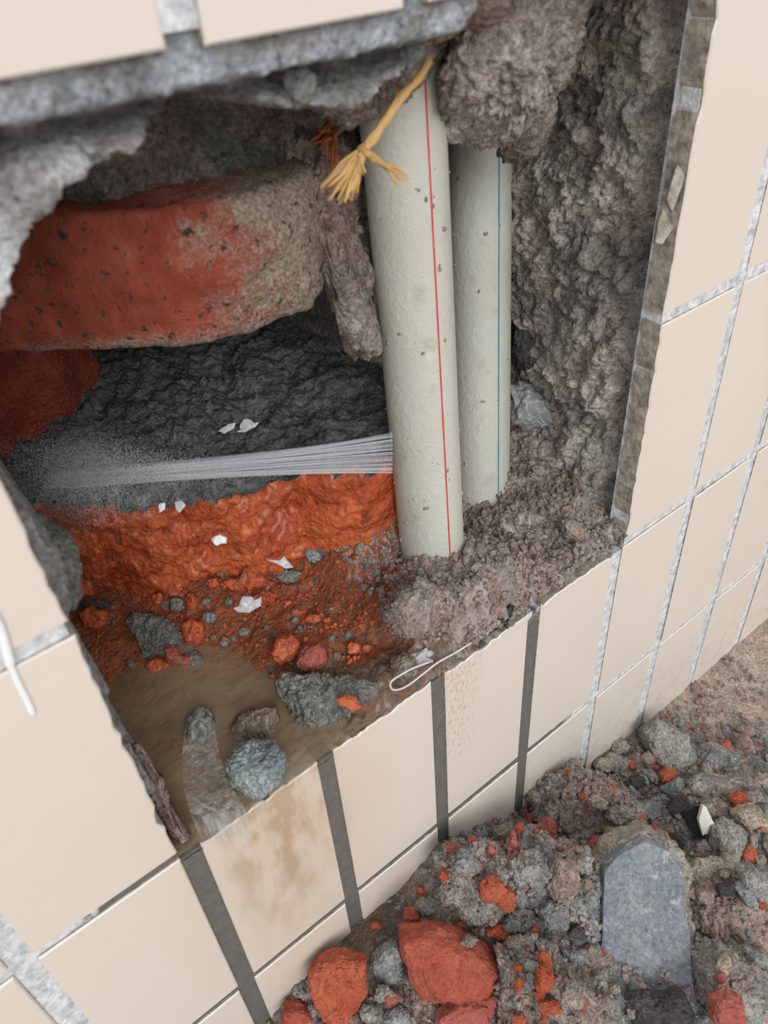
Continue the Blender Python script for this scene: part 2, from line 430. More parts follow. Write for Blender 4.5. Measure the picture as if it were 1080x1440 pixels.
for nm_, a in (('masonry', (X0, -.033, .0096, .25, Z0, Z1)), ('masonry', (.2455, X1, .0096, .25, Z0, Z1)),
               ('masonry', (-.033, .2455, .0096, .25, .0116, Z1)), ('masonry', (-.033, .2455, .0096, .25, Z0, -.2125))):
    wpart(nm_, box_mesh(nm_, *a), M['mortar'], False)

# ------------------------------------------------------------------ general rock builder
ICO = {}
def ico(n):
    if n not in ICO:
        bm = bmesh.new(); bmesh.ops.create_icosphere(bm, subdivisions=n, radius=1)
        ICO[n] = ([v.co.copy() for v in bm.verts], [tuple(v.index for v in f_.verts) for f_ in bm.faces]); bm.free()
    return ICO[n]
def rock(name, outline, D, T, mat, sub=5, seed=0, p=.55, amp=.08, fine=.02, tilt=(0,0), facets=5, loc_shift=0, zexp=.8, grain=0.0, gs=9):
    """solid stone whose cross-section seen head-on is the outline; D distance, T thickness in metres"""
    cx = (min(a for a, b in outline)+max(a for a, b in outline))/2; cy = (min(b for a, b in outline)+max(b for a, b in outline))/2
    s = D/FPX
    P = [((a-cx)*s, -(b-cy)*s) for a, b in outline]
    ctr = CAM + ray(cx, cy)*D
    size = max(max(abs(a), abs(b)) for a, b in P)
    def radius(th):
        c, sn = math.cos(th), math.sin(th); best = 0
        for k in range(len(P)):
            (x1, y1), (x2, y2) = P[k], P[(k+1) % len(P)]
            ex, ey = x2-x1, y2-y1; den = c*ey-sn*ex
            if abs(den) < 1e-12: continue
            r_ = (x1*ey-y1*ex)/den; u = (x1*sn-y1*c)/den
            if r_ > 0 and -1e-6 <= u <= 1+1e-6: best = max(best, r_)
        return best or size*.6
    tab = [radius(2*math.pi*k/360) for k in range(361)]
    rng = random.Random(seed); cuts = []
    for _ in range(facets):
        d = Vector((rng.gauss(0,1), rng.gauss(0,1), -abs(rng.gauss(0,1))-.2)).normalized(); cuts.append((d, rng.uniform(.62, .85)))
    vs0, fs = ico(sub); vs = []
    off = Vector((seed*3.7, seed*1.3, seed*.7))
    for v in vs0:
        u = v.copy()
        for d, k in cuts:
            q = u.dot(d)
            if q > k: u = u - d*(q-k)
        th = math.atan2(u.y, u.x) % (2*math.pi); q = th/(2*math.pi)*360; i0 = int(q) % 360
        r_ = tab[i0]*(1-(q-int(q)))+tab[i0+1]*(q-int(q))
        h = min(1, math.hypot(u.x, u.y)); hz = u.z
        rad = h**p if h > 0 else 0
        z_ = math.copysign(abs(hz)**zexp, hz)*T/2
        if zexp < .4:          # flat plate with a rounded edge
            k_ = 1-abs(hz); rad = min(1, k_/.72)**.62; e_ = max(0, (k_-.72)/.28); z_ = math.copysign(T/2*math.sqrt(max(0, 1-e_*e_)), hz); rad = rad*(.975+.025*math.sin(min(1, e_*3)*math.pi/2))
        x_, y_ = math.cos(th)*rad*r_, math.sin(th)*rad*r_
        z_ += tilt[0]*x_+tilt[1]*y_
        nrm = Vector((x_/size, y_/size, z_/(T*.5+1e-6))).normalized()
        w_ = Vector((x_, y_, z_))
        k = amp*size*noise.fractal(w_*(2.2/size)+off, .8, 2, 3) + fine*size*noise.fractal(w_*(11/size)+off, .6, 2.1, 4)
        if grain: k += grain*size*(.42-min(1, noise.voronoi(w_*(gs/size)+off)[0][0]))
        w_ = w_+nrm*k
        vs.append(RX*w_.x + UP*w_.y + FW*w_.z)
    me = mesh(name, vs, fs)
    ob = link(name, me, mat, None, ctr + FW*loc_shift)
    return ob
def parent_wall(ob):
    ob.parent = wall; ob.matrix_parent_inverse = Matrix.Translation((-0.1, 0, 0.376)); return ob

# bricks of the wall
def brick_prism(name, plan, z0, z1, mat, seed, amp, step=.0016, top_round=.003, lean=0, strat=0):
    """broken brick: plan is the front edge polyline (x, y) left to right; back is flat"""
    pts = []; 
    for k in range(len(plan)-1):
        (x1, y1), (x2, y2) = plan[k], plan[k+1]; n = max(1, int(math.hypot(x2-x1, y2-y1)/step))
        for q in range(n): pts.append((x1+(x2-x1)*q/n, y1+(y2-y1)*q/n))
    pts.append(plan[-1])
    prof = []
    nz = max(3, int((z1-z0)/step)); yb = .035
    # profile: bottom back -> bottom front -> up the face -> top front -> top back
    nb = int(yb/step/1.6)
    for k in range(nb, 0, -1): prof.append((k*yb/nb, z0))
    for k in range(nz+1): prof.append((0, z0+(z1-z0)*k/nz))
    for k in range(1, nb+1): prof.append((k*yb/nb, z1))
    vs = []
    for (x, y) in pts:
        amp_ = amp*(1-.5*sstep(.09, .12, x)) if strat else amp
        for (b, z) in prof:
            yy = y+b; d = 0
            f1 = fbm((x+seed, yy, z), 45, 3); f2 = fbm((x, yy+seed, z), 190, 4)
            s_ = (fbm((x*.7+seed, yy*.7, z*1.7-x*.8), 60, 4)+.35*fbm((x+seed, yy, z), 300, 3)) * (1-.75*sstep(.09, .115, x)) if strat else 0
            e = (z-(z0+z1)/2)/((z1-z0)/2)
            rnd = top_round*(abs(e)**6)
            if b == 0: vs.append((x+amp*.2*f2, y+lean*(z-z0)+rnd-amp_*f1-amp_*.35*f2-strat*s_, z))
            else: vs.append((x, yy+lean*(z-z0)*(1-b/yb)+rnd*(1-b/yb), z+amp*.5*f1*(1 if z == z1 else 1)+amp*.2*f2))
    npf = len(prof); fs = []
    for k in range(len(pts)-1):
        for q in range(npf-1):
            a = k*npf+q; fs.append((a, a+npf, a+npf+1, a+1))
        # back
        a = k*npf; fs.append((a, a+npf-1, a+2*npf-1, a+npf))
    for e0, fl in ((0, 0), ((len(pts)-1)*npf, 1)):
        f_ = tuple(range(e0, e0+npf)); fs.append(f_ if fl == 0 else f_[::-1])
    return mesh(name, vs, fs)
b = wpart('brick', brick_prism('brick', [(-.030, .128), (.0, .112), (.021, .099), (.044, .077), (.062, .061), (.080, .055), (.100, .056), (.110, .062), (.1135, .080)], -.0800, -.0400, M['brick_upper'], 3, .0034, lean=-.10), M['brick_upper'])
b['label'] = 'upper red brick with its right side dusted in grey mortar'
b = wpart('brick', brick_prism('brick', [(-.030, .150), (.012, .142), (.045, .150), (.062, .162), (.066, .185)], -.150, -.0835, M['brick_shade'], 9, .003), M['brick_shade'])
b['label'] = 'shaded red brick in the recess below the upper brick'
b = wpart('brick', brick_prism('brick', [(-.030, .170), (.010, .131), (.022, .120), (.041, .098), (.069, .082), (.092, .075), (.110, .056), (.128, .055), (.150, .072)], -.205, -.1425, M['brick_wet'], 5, .0040, lean=-.14, strat=.0042, step=.0011, top_round=.006), M['brick_wet'])
b['label'] = 'wet orange broken brick at the foot of the recess'
# wet mortar bed lying on the lower brick
def field(name, xs, ys, fn, col=None):
    vs = []; idx = {}; cols = []
    for j, y in enumerate(ys):
        for i, x in enumerate(xs):
            z = fn(x, y)
            if z is None: continue
            idx[i, j] = len(vs); vs.append((x, y, z))
            if col: c = col(x, y, z); cols.append((c[0], c[1], c[2], 1))
    fs = []
    for j in range(len(ys)-1):
        for i in range(len(xs)-1):
            k = [(i, j), (i+1, j), (i+1, j+1), (i, j+1)]
            if all(q in idx for q in k): fs.append(tuple(idx[q] for q in k))
    me = mesh(name, vs, fs)
    if col:
        at = me.color_attributes.new('Col', 'FLOAT_COLOR', 'POINT'); at.data.foreach_set('color', np.array(cols, 'f').ravel())
    return me
front = [(-.030, .162), (.010, .124), (.022, .111), (.041, .089), (.069, .073), (.092, .068), (.113, .049), (.128, .052), (.160, .078)]
def front_y(x):
    for k in range(len(front)-1):
        if front[k][0] <= x <= front[k+1][0]:
            t_ = (x-front[k][0])/(front[k+1][0]-front[k][0]); return front[k][1]+t_*(front[k+1][1]-front[k][1])
    return .08
def bed_z(x, y):
    fy = front_y(x)+.004*fbm((x, 0, 0), 120, 3)
    if y < fy-.002: return None
    d = y-fy
    z = -.1440 + .007*sstep(-.001, .010, d) + .16*max(0, d-.03)*.9
    z += .0040*fbm((x, y, 2), 40, 3)*sstep(0, .02, d)+.0022*fbm((x, y, 8), 180, 4) + .0010*fbm((x, y, 3), 600, 3)
    z += .0010*(.5-min(1, noise.voronoi(Vector((x, y, 0))*260)[0][0]))
    return min(z, -.088)
wpart('mortar_bed', field('mortar_bed', np.arange(-.030, .158, .0010), np.arange(.04, .208, .0011), bed_z), M['bed'])

# lumps of mortar hanging from the top of the hole and standing in it
def lump(outline, D, T, mat, seed, label=None, sub=6, **kw):
    kw.setdefault('amp', .12); kw.setdefault('fine', .08); kw.setdefault('grain', .08); kw.setdefault('gs', 14); kw.setdefault('facets', 7)
    ob = parent_wall(rock('mortar_lump', outline, D, T, M[mat], sub, seed, **kw))
    if label: ob['label'] = label
    return ob
lump([(420,60), (520,20), (600,0), (640,40), (608,84), (572,118), (540,136), (505,152), (478,164), (450,156), (436,130), (425,110)], .196, .030, 'mortar', 11, 'brown mortar lump above the straw fibres')
lump([(612,60), (650,10), (700,-40), (800,-60), (850,-20), (822,50), (796,95), (766,130), (738,170), (700,170), (640,172), (620,165), (612,110)], .215, .06, 'hang', 12, 'large pale mortar lump hanging above the pipes', tilt=(.3,.1), p=.5)
lump([(690,150), (740,140), (785,160), (775,190), (745,212), (712,212), (700,185)], .245, .03, 'mortar', 13, sub=5)
lump([(545,25), (585,20), (605,40), (592,80), (575,98), (556,85), (550,50)], .176, .006, 'blue', 14, 'blue-grey mortar flake stuck to the upper lumps', sub=5, p=.4)
lump([(398,105), (420,95), (445,110), (438,135), (415,152), (402,140)], .160, .006, 'blue', 15, 'blue-grey mortar flake at the left of the upper lumps', sub=5, p=.4)
lump([(330,80), (400,70), (440,90), (436,120), (380,128), (330,120)], .162, .014, 'dark', 16, sub=5)
lump([(395,165), (470,160), (520,200), (512,250), (515,330), (520,420), (535,480), (515,495), (480,470), (465,420), (445,360), (410,330), (395,260)], .247, .04, 'mortar', 17, 'rough mortar column between the upper brick and the pipes')
lump([(720,420), (760,430), (775,470), (770,520), (740,530), (718,500)], .34, .02, 'dark', 18, sub=5)
lump([(600,-10), (650,-40), (720,-40), (720,0), (660,12), (610,40), (590,25)], .170, .02, 'mortar', 19, sub=5)
lump([(820,20), (855,-30), (920,-40), (925,40), (905,80), (880,75), (840,60)], .245, .03, 'mortar', 20, sub=5)
# narrow concrete edge left at the hole's left side
lump([(46,716), (70,732), (96,762), (110,800), (108,845), (98,862), (84,840), (64,790), (44,735)], .200, .012, 'wetgrey', 21, 'grey mortar edge beside the broken left tile', sub=5, p=.4)
lump([(186,1044), (200,1052), (218,1084), (246,1144), (266,1180), (258,1190), (236,1160), (208,1105)], .236, .006, 'pink', 22, sub=5, p=.4)

# ------------------------------------------------------------------ cavity floor
def floor_z(x, y):
    z = -.2045
    z += .0085*sstep(.06, .10, y)*(1-sstep(.10, .14, x))         # red silt bank at the back
    z += .034*sstep(.082, .125, x)*sstep(.035, .062, y)*(1-sstep(.135, .16, x))
    z += .0105*sstep(.050, .085, x+.25*y)                          # rises right
    z += .014*sstep(.088, .112, x)*(1-sstep(.030, .05, y))*sstep(-.004, .012, y)*(1-sstep(.14, .17, x))   # mortar around the front pipe
    z += .010*sstep(.15, .20, x)*sstep(.01, .03, y)
    z += .025*sstep(.19, .22, x)*sstep(.03, .09, y)
    if y < .010: z = z*(sstep(-.002, .010, y)) + min(z, -.2015+.004*sstep(.10, .14, x))*(1-sstep(-.002, .010, y))
    a = sstep(.03, .07, x)
    if x > .09: z += .0026*sstep(.09, .12, x)*(.5-min(1, noise.voronoi(Vector((x, y, 0))*240)[0][0]))*sstep(.002, .01, y)
    if x < .10: a *= .45
    z += (.0012+.0024*a)*fbm((x, y, 4), 70, 3) + (.0006+.0014*a)*fbm((x, y, 9), 260, 4)+.0008*a*fbm((x, y, 1), 800, 3)
    return z
def floor_col(x, y, z):
    n = fbm((x, y, 31), 60, 3)
    red = Vector((.36, .105, .04)); brown = Vector((.20, .125, .075)); mort = Vector((.40, .335, .30))
    c = brown.lerp(red, sstep(-.1, .5, (y-.030)*14+n*.8+(x-.03)*6))
    k = sstep(-.1, .35, (x-.100-.035*sstep(.03, .045, y))*26-(y-.02)*5+n*.5)
    c = c.lerp(mort, k)
    sp_ = fbm((x, y, 77), 90, 3)
    if k > .5 and sp_ > .45: c = c.lerp(Vector((.42, .15, .10)), .6)
    return c
wpart('mortar_floor', field('mortar_floor', np.arange(-.012, .234, .0009), np.arange(.0003, .13, .0009), floor_z, floor_col), M['floor'])

def march(px, py, fn, t0=.12, t1=1.2):
    d = ray(px, py); s = t0
    while s < t1:
        p = CAM+d*s; z = fn(p.x, p.y)
        if z is not None and p.z <= z: return p, s
        s += .0015
    return CAM+d*.4, .4

# ------------------------------------------------------------------ ground and rubble heap
contact = [(-.4,-.376), (-.1,-.372), (-.02,-.356), (0,-.347), (.011,-.336), (.03,-.330), (.05,-.327), (.073,-.326), (.085,-.322), (.10,-.3165), (.125,-.334), (.15,-.350), (.20,-.366), (.25,-.3735), (.3,-.376), (1,-.376)]
def cz(x):
    for k in range(len(contact)-1):
        if contact[k][0] <= x <= contact[k+1][0]:
            t_ = (x-contact[k][0])/(contact[k+1][0]-contact[k][0]); return contact[k][1]+t_*(contact[k+1][1]-contact[k][1])
    return -.376
def heap_z(x, y):
    h = (cz(x)+.376)*math.exp(-(y/.13)**2)
    h += .018*math.exp(-((x-.16)/.07)**2-((y+.08)/.06)**2)
    h += .010*math.exp(-((x-.25)/.06)**2-((y+.08)/.05)**2)
    r = min(1, h/.012)
    wet = math.exp(-((x-.055)/.03)**2-(y/.03)**2)
    g = r*(1-.85*wet)
    h += g*(.0045*fbm((x, y, 6), 40, 3)+.0026*fbm((x, y, 16), 150, 4)+.0013*fbm((x, y, 26), 520, 3))
    h += g*.0045*(.45-min(1, noise.voronoi(Vector((x, y, 0))*130)[0][0]))+g*.0022*(.45-min(1, noise.voronoi(Vector((x, y, 4))*330)[0][0]))
    h += (1-r)*(.0012*fbm((x, y, 5), 60, 3))
    return -.376+h
def heap_col(x, y, z):
    n = fbm((x, y, 31), 40, 3); m_ = fbm((x, y, 91), 90, 3)
    c = Vector((.36, .335, .30)).lerp(Vector((.25, .265, .26)), sstep(-.3, .4, n))
    c = c.lerp(Vector((.44, .33, .28)), sstep(.1, .6, m_)*.8)
    wet = math.exp(-((x-.055)/.03)**2-(y/.03)**2)
    c = c.lerp(Vector((.17, .12, .08)), wet)
    k = 1-min(1, max(0, (z+.376)/.006)); c = c.lerp(Vector((.56, .465, .39)), k*sstep(.16, .26, x))
    return c
fl = link('floor', box_mesh('floor', -1.2, 2.2, -1.6, .009, -.43, -.3775), M['soil'], smooth=False); tag(fl, kind='structure')
tag(link('rubble_dirt', field('rubble_dirt', np.arange(-.09, .50, .0014), np.arange(-.24, .0025, .0014), heap_z, heap_col), M['heap']),
    'heap of grey and pinkish mortar dust under the tiled wall', 'rubble', kind='stuff')

# ------------------------------------------------------------------ pipes
def tube(name, pts, r, seg=48, caps=True, rr=None):
    vs = []; fs = []; n = len(pts)
    for k, p in enumerate(pts):
        d = (pts[min(n-1, k+1)]-pts[max(0, k-1)]).normalized()
        u = d.cross(Vector((.31, .94, .1))).normalized(); v_ = d.cross(u)
        rad = rr[k] if rr else r
        for q in range(seg):
            a = 2*math.pi*q/seg; vs.append(p+u*math.cos(a)*rad+v_*math.sin(a)*rad)
    for k in range(n-1):
        for q in range(seg):
            q2 = (q+1) % seg; fs.append((k*seg+q, k*seg+q2, (k+1)*seg+q2, (k+1)*seg+q))
    if caps: fs.append(tuple(range(seg))[::-1]); fs.append(tuple(range((n-1)*seg, n*seg)))
    me = mesh(name, vs, fs)
    return me
def make_pipe(a, b_, bow, line_px, line_mat, label, seed):
    """a, b_: centre points of the top and bottom; printed line placed on the side that faces line_px"""
    d = (b_-a).normalized(); R_ = .0125
    base = b_+d*.004; top = a-d*.03
    root = tag(empty('water_pipe', base), label, 'pipe', 'plastic water pipes in the hole')
    N = 40; cs = []
    for k in range(N+1):
        t_ = k/N; cs.append(top.lerp(base, t_)+bow*math.sin(math.pi*t_))
    loc = [p-base for p in cs]
    link('pipe_body', tube('pipe_body', loc, R_), M['pipe'], root)
    # printed line: nearest surface point to a chosen viewing ray
    u = d.cross(Vector((0, 1, 0))).normalized(); v_ = d.cross(u)
    best = None
    mid, mx = cs[24], None
    want = line_px
    for q in range(360):
        an = math.radians(q); s_ = mid+(u*math.cos(an)+v_*math.sin(an))*R_
        if (CAM-s_).dot(s_-mid) < 0: continue
        r_ = s_-CAM; dd = r_.dot(FW); px = 540+FPX*r_.dot(RX)/dd; py = 720-FPX*r_.dot(UP)/dd
        e = abs((px-want[0])-(py-want[1])*want[2])
        if best is None or e < best[0]: best = (e, an)
    an = best[1]; vs = []; fs = []
    for k, p in enumerate(loc):
        for w_ in (-1, 0, 1):
            ww = .024*w_*(1+.35*noise.noise(Vector((k*.7, seed, 0))))
            vs.append(p+(u*math.cos(an+ww)+v_*math.sin(an+ww))*(R_+.00012))
    for k in range(len(loc)-1):
        for q in (0, 1):
            a_ = k*3+q; fs.append((a_, a_+1, a_+4, a_+3))
    link('printed_line', mesh('printed_line', vs, fs), M[line_mat], root)
    # mortar splashes
    rng = random.Random(seed); bm = bmesh.new()
    for _ in range(150):
        t_ = rng.uniform(.06, .98); p = top.lerp(base, t_)-base; an2 = rng.uniform(0, 2*math.pi)
        r_ = rng.choice((.0003, .0004, .0006, .0009)); q = p+(u*math.cos(an2)+v_*math.sin(an2))*R_
        bmesh.ops.create_icosphere(bm, subdivisions=1, radius=r_, matrix=Matrix.Translation(q) @ Euler((rng.random()*3, rng.random()*3, 0)).to_matrix().to_4x4() @ Matrix.Diagonal((1, rng.uniform(.6, 1.8), .6, 1)))
    me = bpy.data.meshes.new('mortar_speck'); bm.to_mesh(me); bm.free()
    s_ = link('mortar_speck', me, M['sand'], root); s_['kind'] = 'stuff'; s_['label'] = 'pale mortar specks stuck to the pipe'
    return root
a1 = CAM+ray(572, 250)*.232; b1 = CAM+ray(609, 790)*.312
d1 = (b1-a1)/(b1.z-a1.z)
make_pipe(a1+d1*(.012-a1.z), a1+d1*(-.205-a1.z), Vector((0, 0, 0)), (619, 520, .082), 'red_line', 'front grey-green plastic water pipe with a red printed line, leaking', 1)
a2 = CAM+ray(674, 200)*.300; b2 = CAM+ray(677, 750)*.355
d2 = (b2-a2)/(b2.z-a2.z)
make_pipe(a2+d2*(.005-a2.z), a2+d2*(-.222-a2.z), Vector((0, 0, 0)), (701, 500, 0), 'blue_line', 'rear grey-green plastic water pipe with a blue printed line', 2)

# ------------------------------------------------------------------ water
def wat(x, y):
    if x > .105-.3*y: return None
    if y > .045+.3*x and y > .10-.2*x: return None
    return -.2008+.0005*fbm((x, y, 3), 60, 3)
tag(link('muddy_water', field('muddy_water', np.arange(-.006, .100, .001), np.arange(.0005, .12, .001), wat), M['water']),
    'pool of murky brown water at the front left of the hole', 'water')

def strip(name, rows, mat, label, cat, parent=None):
    """ruled sheet: rows are lists of points"""
    vs = [p for r in rows for p in r]; n = len(rows[0]); fs = []
    for k in range(len(rows)-1):
        for q in range(n-1): fs.append((k*n+q, k*n+q+1, (k+1)*n+q+1, (k+1)*n+q))
    ob = link(name, mesh(name, vs, fs), mat, parent)
    if label: tag(ob, label, cat)
    return ob
# thin fall of water from the pool over the tiles
rows = []
L = [(262,1010), (255,1060), (258,1110), (270,1150), (285,1185)]; Rr = [(300,1010), (308,1060), (325,1105), (346,1140), (352,1178)]
zs_ = [(-.1995, None), (-.1992, None), (-.199, None), (None, -.0014), (None, -.0010)]
for (l_, r_, (zz, yy)) in zip(L, Rr, zs_):
    row = []
    for k in range(13):
        t_ = k/12; px, py = l_[0]+(r_[0]-l_[0])*t_, l_[1]+(r_[1]-l_[1])*t_
        p = on_z(px, py, zz) if zz is not None else on_y(px, py, yy)
        row.append(p+Vector((0, -.0006*noise.noise(p*300), .0006*noise.noise(p*250))))
    rows.append(row)
strip('water_overflow', rows, M['sheet'], 'clear water spilling from the pool over the tile edge', 'water')

# jets from the front pipe
jet = tag(empty('water_jet', on_y(548, 640, .036)), 'fan of thin water jets shooting left from the front pipe', 'water')
rng = random.Random(5); J0 = jet.location
for k in range(46):
    t_ = (k/45)**1.0; py = 609+t_*57+rng.uniform(-1.5, 1.5)
    a = CAM+ray(552, py)*(.268+rng.uniform(-.002, .002))
    ty = 660+14*t_+rng.uniform(-5, 8)
    b_ = CAM+ray(rng.uniform(60, 130), ty+6)*(.262+.02*rng.random())
    pts = []; rr = []
    for q in range(15):
        s_ = q/14; mid = a.lerp(b_, s_)
        c_ = 1-(1-s_)**2.0
        # strands draw together early, then run on side by side
        tgt = CAM+ray(552+(95-552)*s_, 640+(672-640)*s_)*(.268+(.27-.268)*s_)
        pt = mid.lerp(tgt, .22*math.sin(math.pi*s_))
        pts.append(pt-J0); rr.append((.00012 if k % 3 else .00030)+.0007*s_)
    link('water_strand', tube('water_strand', pts, 0, 6, True, rr), M['jet'], jet)
def ellip(name, ctr, axes, rot, mat):
    vs, fs = ico(4); me = mesh(name, vs, fs); ob = link(name, me, mat, None, ctr); ob.scale = axes
    ob.rotation_mode = 'QUATERNION'; ob.rotation_quaternion = rot; return ob
q = Matrix((RX, UP, -FW)).transposed().to_quaternion()
ob = ellip('water_mist', CAM+ray(118, 672)*.252, (.030, .019, .018), q, M['mist'])
tag(ob, 'cloud of fine spray where the water jets hit the left side', 'mist', kind='stuff')

# droplets of the spray, thickest in the middle of the cloud
rng = random.Random(31); vs0 = [Vector(q) for q in ((1,0,0),(-1,0,0),(0,1,0),(0,-1,0),(0,0,1),(0,0,-1))]; fs0 = [(0,2,4),(2,1,4),(1,3,4),(3,0,4),(2,0,5),(1,2,5),(3,1,5),(0,3,5)]; vs = []; fs = []; c0 = CAM+ray(118, 672)*.252
for _ in range(26000):
    u_ = rng.gauss(0, .34); v_ = rng.gauss(0, .34); w_ = rng.gauss(0, .34)
    if rng.random() < .35: v_ = v_*.5+.25; u_ = u_*1.8+.4
    p = c0+RX*(u_*.030)+UP*(v_*.020-.10*u_*.02)+FW*(w_*.012); r_ = rng.choice((.00006, .00009, .00012)); b0 = len(vs)
    vs += [p+v*r_ for v in vs0]; fs += [tuple(b0+i for i in f_) for f_ in fs0]
tag(link('water_droplets', mesh('water_droplets', vs, fs), M['drop']), 'fine white droplets flying inside the spray cloud', 'water', kind='stuff')

# ------------------------------------------------------------------ straw fibre
def fibres(label, mat, spine, ends, n, D, name, seed, wid):
    rng = random.Random(seed); S = [CAM+ray(a, b_)*D for a, b_ in spine]
    root = tag(empty(name, S[0]), label, 'fibre')
    for k in range(n):
        e = ends[k % len(ends)]; pts = []; rr = []
        E_ = CAM+ray(e[0]+rng.uniform(-6, 6), e[1]+rng.uniform(-7, 7))*(D+rng.uniform(-.004, .004))
        for q in range(len(S)):
            j = Vector([rng.uniform(-1, 1)*wid*(.35+.5*q/len(S)) for _ in range(3)]); pts.append(S[q]+j)
        last = pts[-1]
        for s_ in (.35, .7, 1): pts.append(last.lerp(E_, s_)+Vector([rng.uniform(-1, 1)*.0005 for _ in range(3)]))
        n_ = len(pts); rr = [.0006*rng.uniform(.6, 1.3)*(1-.55*(q/(n_-1))**3) for q in range(n_)]
        link('fibre_strand', tube('fibre_strand', [p-S[0] for p in pts], 0, 5, True, rr), M[mat], root)
    return root
fibres('frayed straw-coloured fibre hanging in front of the front pipe', 'fibre', [(603,86), (588,112), (566,134), (543,168), (524,195), (510,214)], [(455,262), (463,274), (474,284), (484,284), (492,278), (500,270), (460,258), (506,240)], 34, .186, 'straw_fibre', 3, .0011)
fibres('short straw-coloured splinter crossing the front pipe', 'fibre', [(508,210), (518,216), (530,224)], [(574,248), (560,256), (556,242)], 9, .185, 'straw_splinter', 8, .0010)
fibres('rust-brown fibre tuft behind the straw-coloured fibre', 'fibre_dark', [(548,128), (520,142), (490,158), (470,178)], [(448,190), (452,206), (462,232), (470,236), (440,196)], 22, .214, 'brown_fibre', 4, .0022)

# ------------------------------------------------------------------ single stones
def stone(outline, mat, label, surf='heap', T=.75, name=None, cat='stone', sub=5, seed=1, lift=.25, D=None, **kw):
    cx = sum(a for a, b in outline)/len(outline); cy = sum(b for a, b in outline)/len(outline)
    fn = heap_z if surf == 'heap' else floor_z
    if D is None:
        p, D = march(cx, cy, fn)
        if surf == 'heap' and sub < 6: D = hit_px(cx, cy, D)
    w_ = (max(a for a, b in outline)-min(a for a, b in outline))*D/FPX; h_ = (max(b for a, b in outline)-min(b for a, b in outline))*D/FPX
    Tm = T*min(w_, h_)
    kw.setdefault('amp', .12); kw.setdefault('fine', .06)
    if mat in ('mortar', 'pink', 'blue', 'grey', 'wetgrey', 'wetblue', 'dark') : kw.setdefault('grain', .10 if sub > 5 else .06)
    if sub == 4: sub = 5 if max(w_, h_) > .006 else 4
    ob = rock(name or 'stone', outline, D-lift*Tm, Tm, M[mat], sub, seed, **kw)
    if surf == 'heap' and sub == 6 and cat != 'slab' and name: add_block(ob)
    return tag(ob, label, cat)
def oval(cx, cy, w_, h_, seed=0, n=11, j=.14):
    rng = random.Random(seed*7+3); return [(cx+w_/2*math.cos(2*math.pi*k/n)*rng.uniform(1-j, 1+j), cy+h_/2*math.sin(2*math.pi*k/n)*rng.uniform(1-j, 1+j)) for k in range(n)]
R_ = stone
BLK = []
def add_block(ob):
    isb = ob.name.startswith('brick')
    mw = Matrix.Translation(ob.location); BLK.append((isb, BVHTree.FromPolygons([mw @ v.co for v in ob.data.vertices], [tuple(p.vertices) for p in ob.data.polygons])))
def hit_px(px, py, D0):
    d = ray(px, py); L_ = d.length; best = D0
    for isb, b_ in BLK:
        h = b_.ray_cast(CAM, d/L_)
        if h[0] is not None: best = min(best, h[3]/L_)
    return best
def top_z(x, y, z0):
    best = z0
    for isb, b_ in BLK:
        if isb: continue
        h = b_.ray_cast(Vector((x, y, -.15)), Vector((0, 0, -1)))
        if h[0] is not None: best = max(best, h[0].z)
    return best
LBL = []
# heap: large pieces
R_([(848,1222), (868,1200), (905,1180), (935,1192), (950,1212), (958,1232), (955,1262), (962,1300), (962,1345), (966,1388), (930,1398), (905,1394), (868,1424), (838,1392), (830,1350), (842,1318), (845,1270)], 'slab', 'large flat slate-grey slab standing upright in the heap', T=.26, name='mortar_slab', cat='slab', sub=6, seed=2, p=.16, amp=.004, fine=.012, lift=1.2, facets=0, zexp=.25, tilt=(-.05, .1))
_rim = bpy.data.objects['mortar_slab']
rim_ = rock('mortar_rim', [(834,1216), (852,1192), (880,1180), (906,1166), (930,1176), (946,1182), (966,1212), (970,1240), (966,1262), (972,1300), (974,1392), (930,1404), (900,1404), (866,1442), (826,1432), (822,1350), (828,1300), (834,1260)], depth(_rim.location)+.0065, .012, M['slab_rim'], 6, 77, p=.18, amp=.05, fine=.05, facets=0, zexp=.35, grain=.03, gs=20, tilt=(-.05, .1))
rim_.location = rim_.location-_rim.location; rim_.parent = _rim; rim_['label'] = 'pale rough mortar backing of the slab'
R_([(562,1308), (598,1302), (640,1310), (672,1328), (705,1350), (697,1380), (690,1398), (640,1402), (592,1402), (576,1372), (566,1340)], 'brick', 'largest red brick chunk, wedge shaped, at the bottom of the heap', name='brick_chunk', cat='brick', sub=6, seed=3, p=.35, amp=.07, fine=.02, facets=5, lift=.4)
R_([(434,1362), (455,1346), (482,1340), (514,1350), (517,1385), (505,1412), (492,1445), (464,1442), (446,1412), (436,1390)], 'orange', 'orange brick chunk nearest the foot of the tiles', name='brick_chunk', cat='brick', sub=6, seed=4, p=.4, amp=.10, fine=.04, facets=3, lift=.4)
R_([(612,1424), (640,1406), (696,1396), (700,1450), (608,1455)], 'pinkbrick', 'flat brick chunk directly below the largest red brick chunk', name='brick_chunk', cat='brick', seed=5, p=.35, lift=.3)
R_([(398,1412), (420,1410), (440,1424), (446,1455), (396,1455)], 'brick', 'red brick piece at the bottom left of the heap, cut by the picture edge', name='brick_chunk', cat='brick', seed=6, p=.35)
R_([(520,1352), (540,1330), (556,1326), (568,1342), (566,1366), (550,1382), (528,1378)], 'blue', 'small blue-grey stone between the orange and the largest brick chunks', seed=7, p=.4)
R_([(688,1215), (720,1190), (760,1180), (805,1188), (842,1228), (848,1262), (836,1300), (800,1325), (775,1330), (750,1300), (712,1275), (690,1245)], 'blue', 'big crumbly blue-grey mortar block left of the upright slab', name='mortar_block', cat='mortar', sub=6, seed=8, amp=.2, fine=.07)
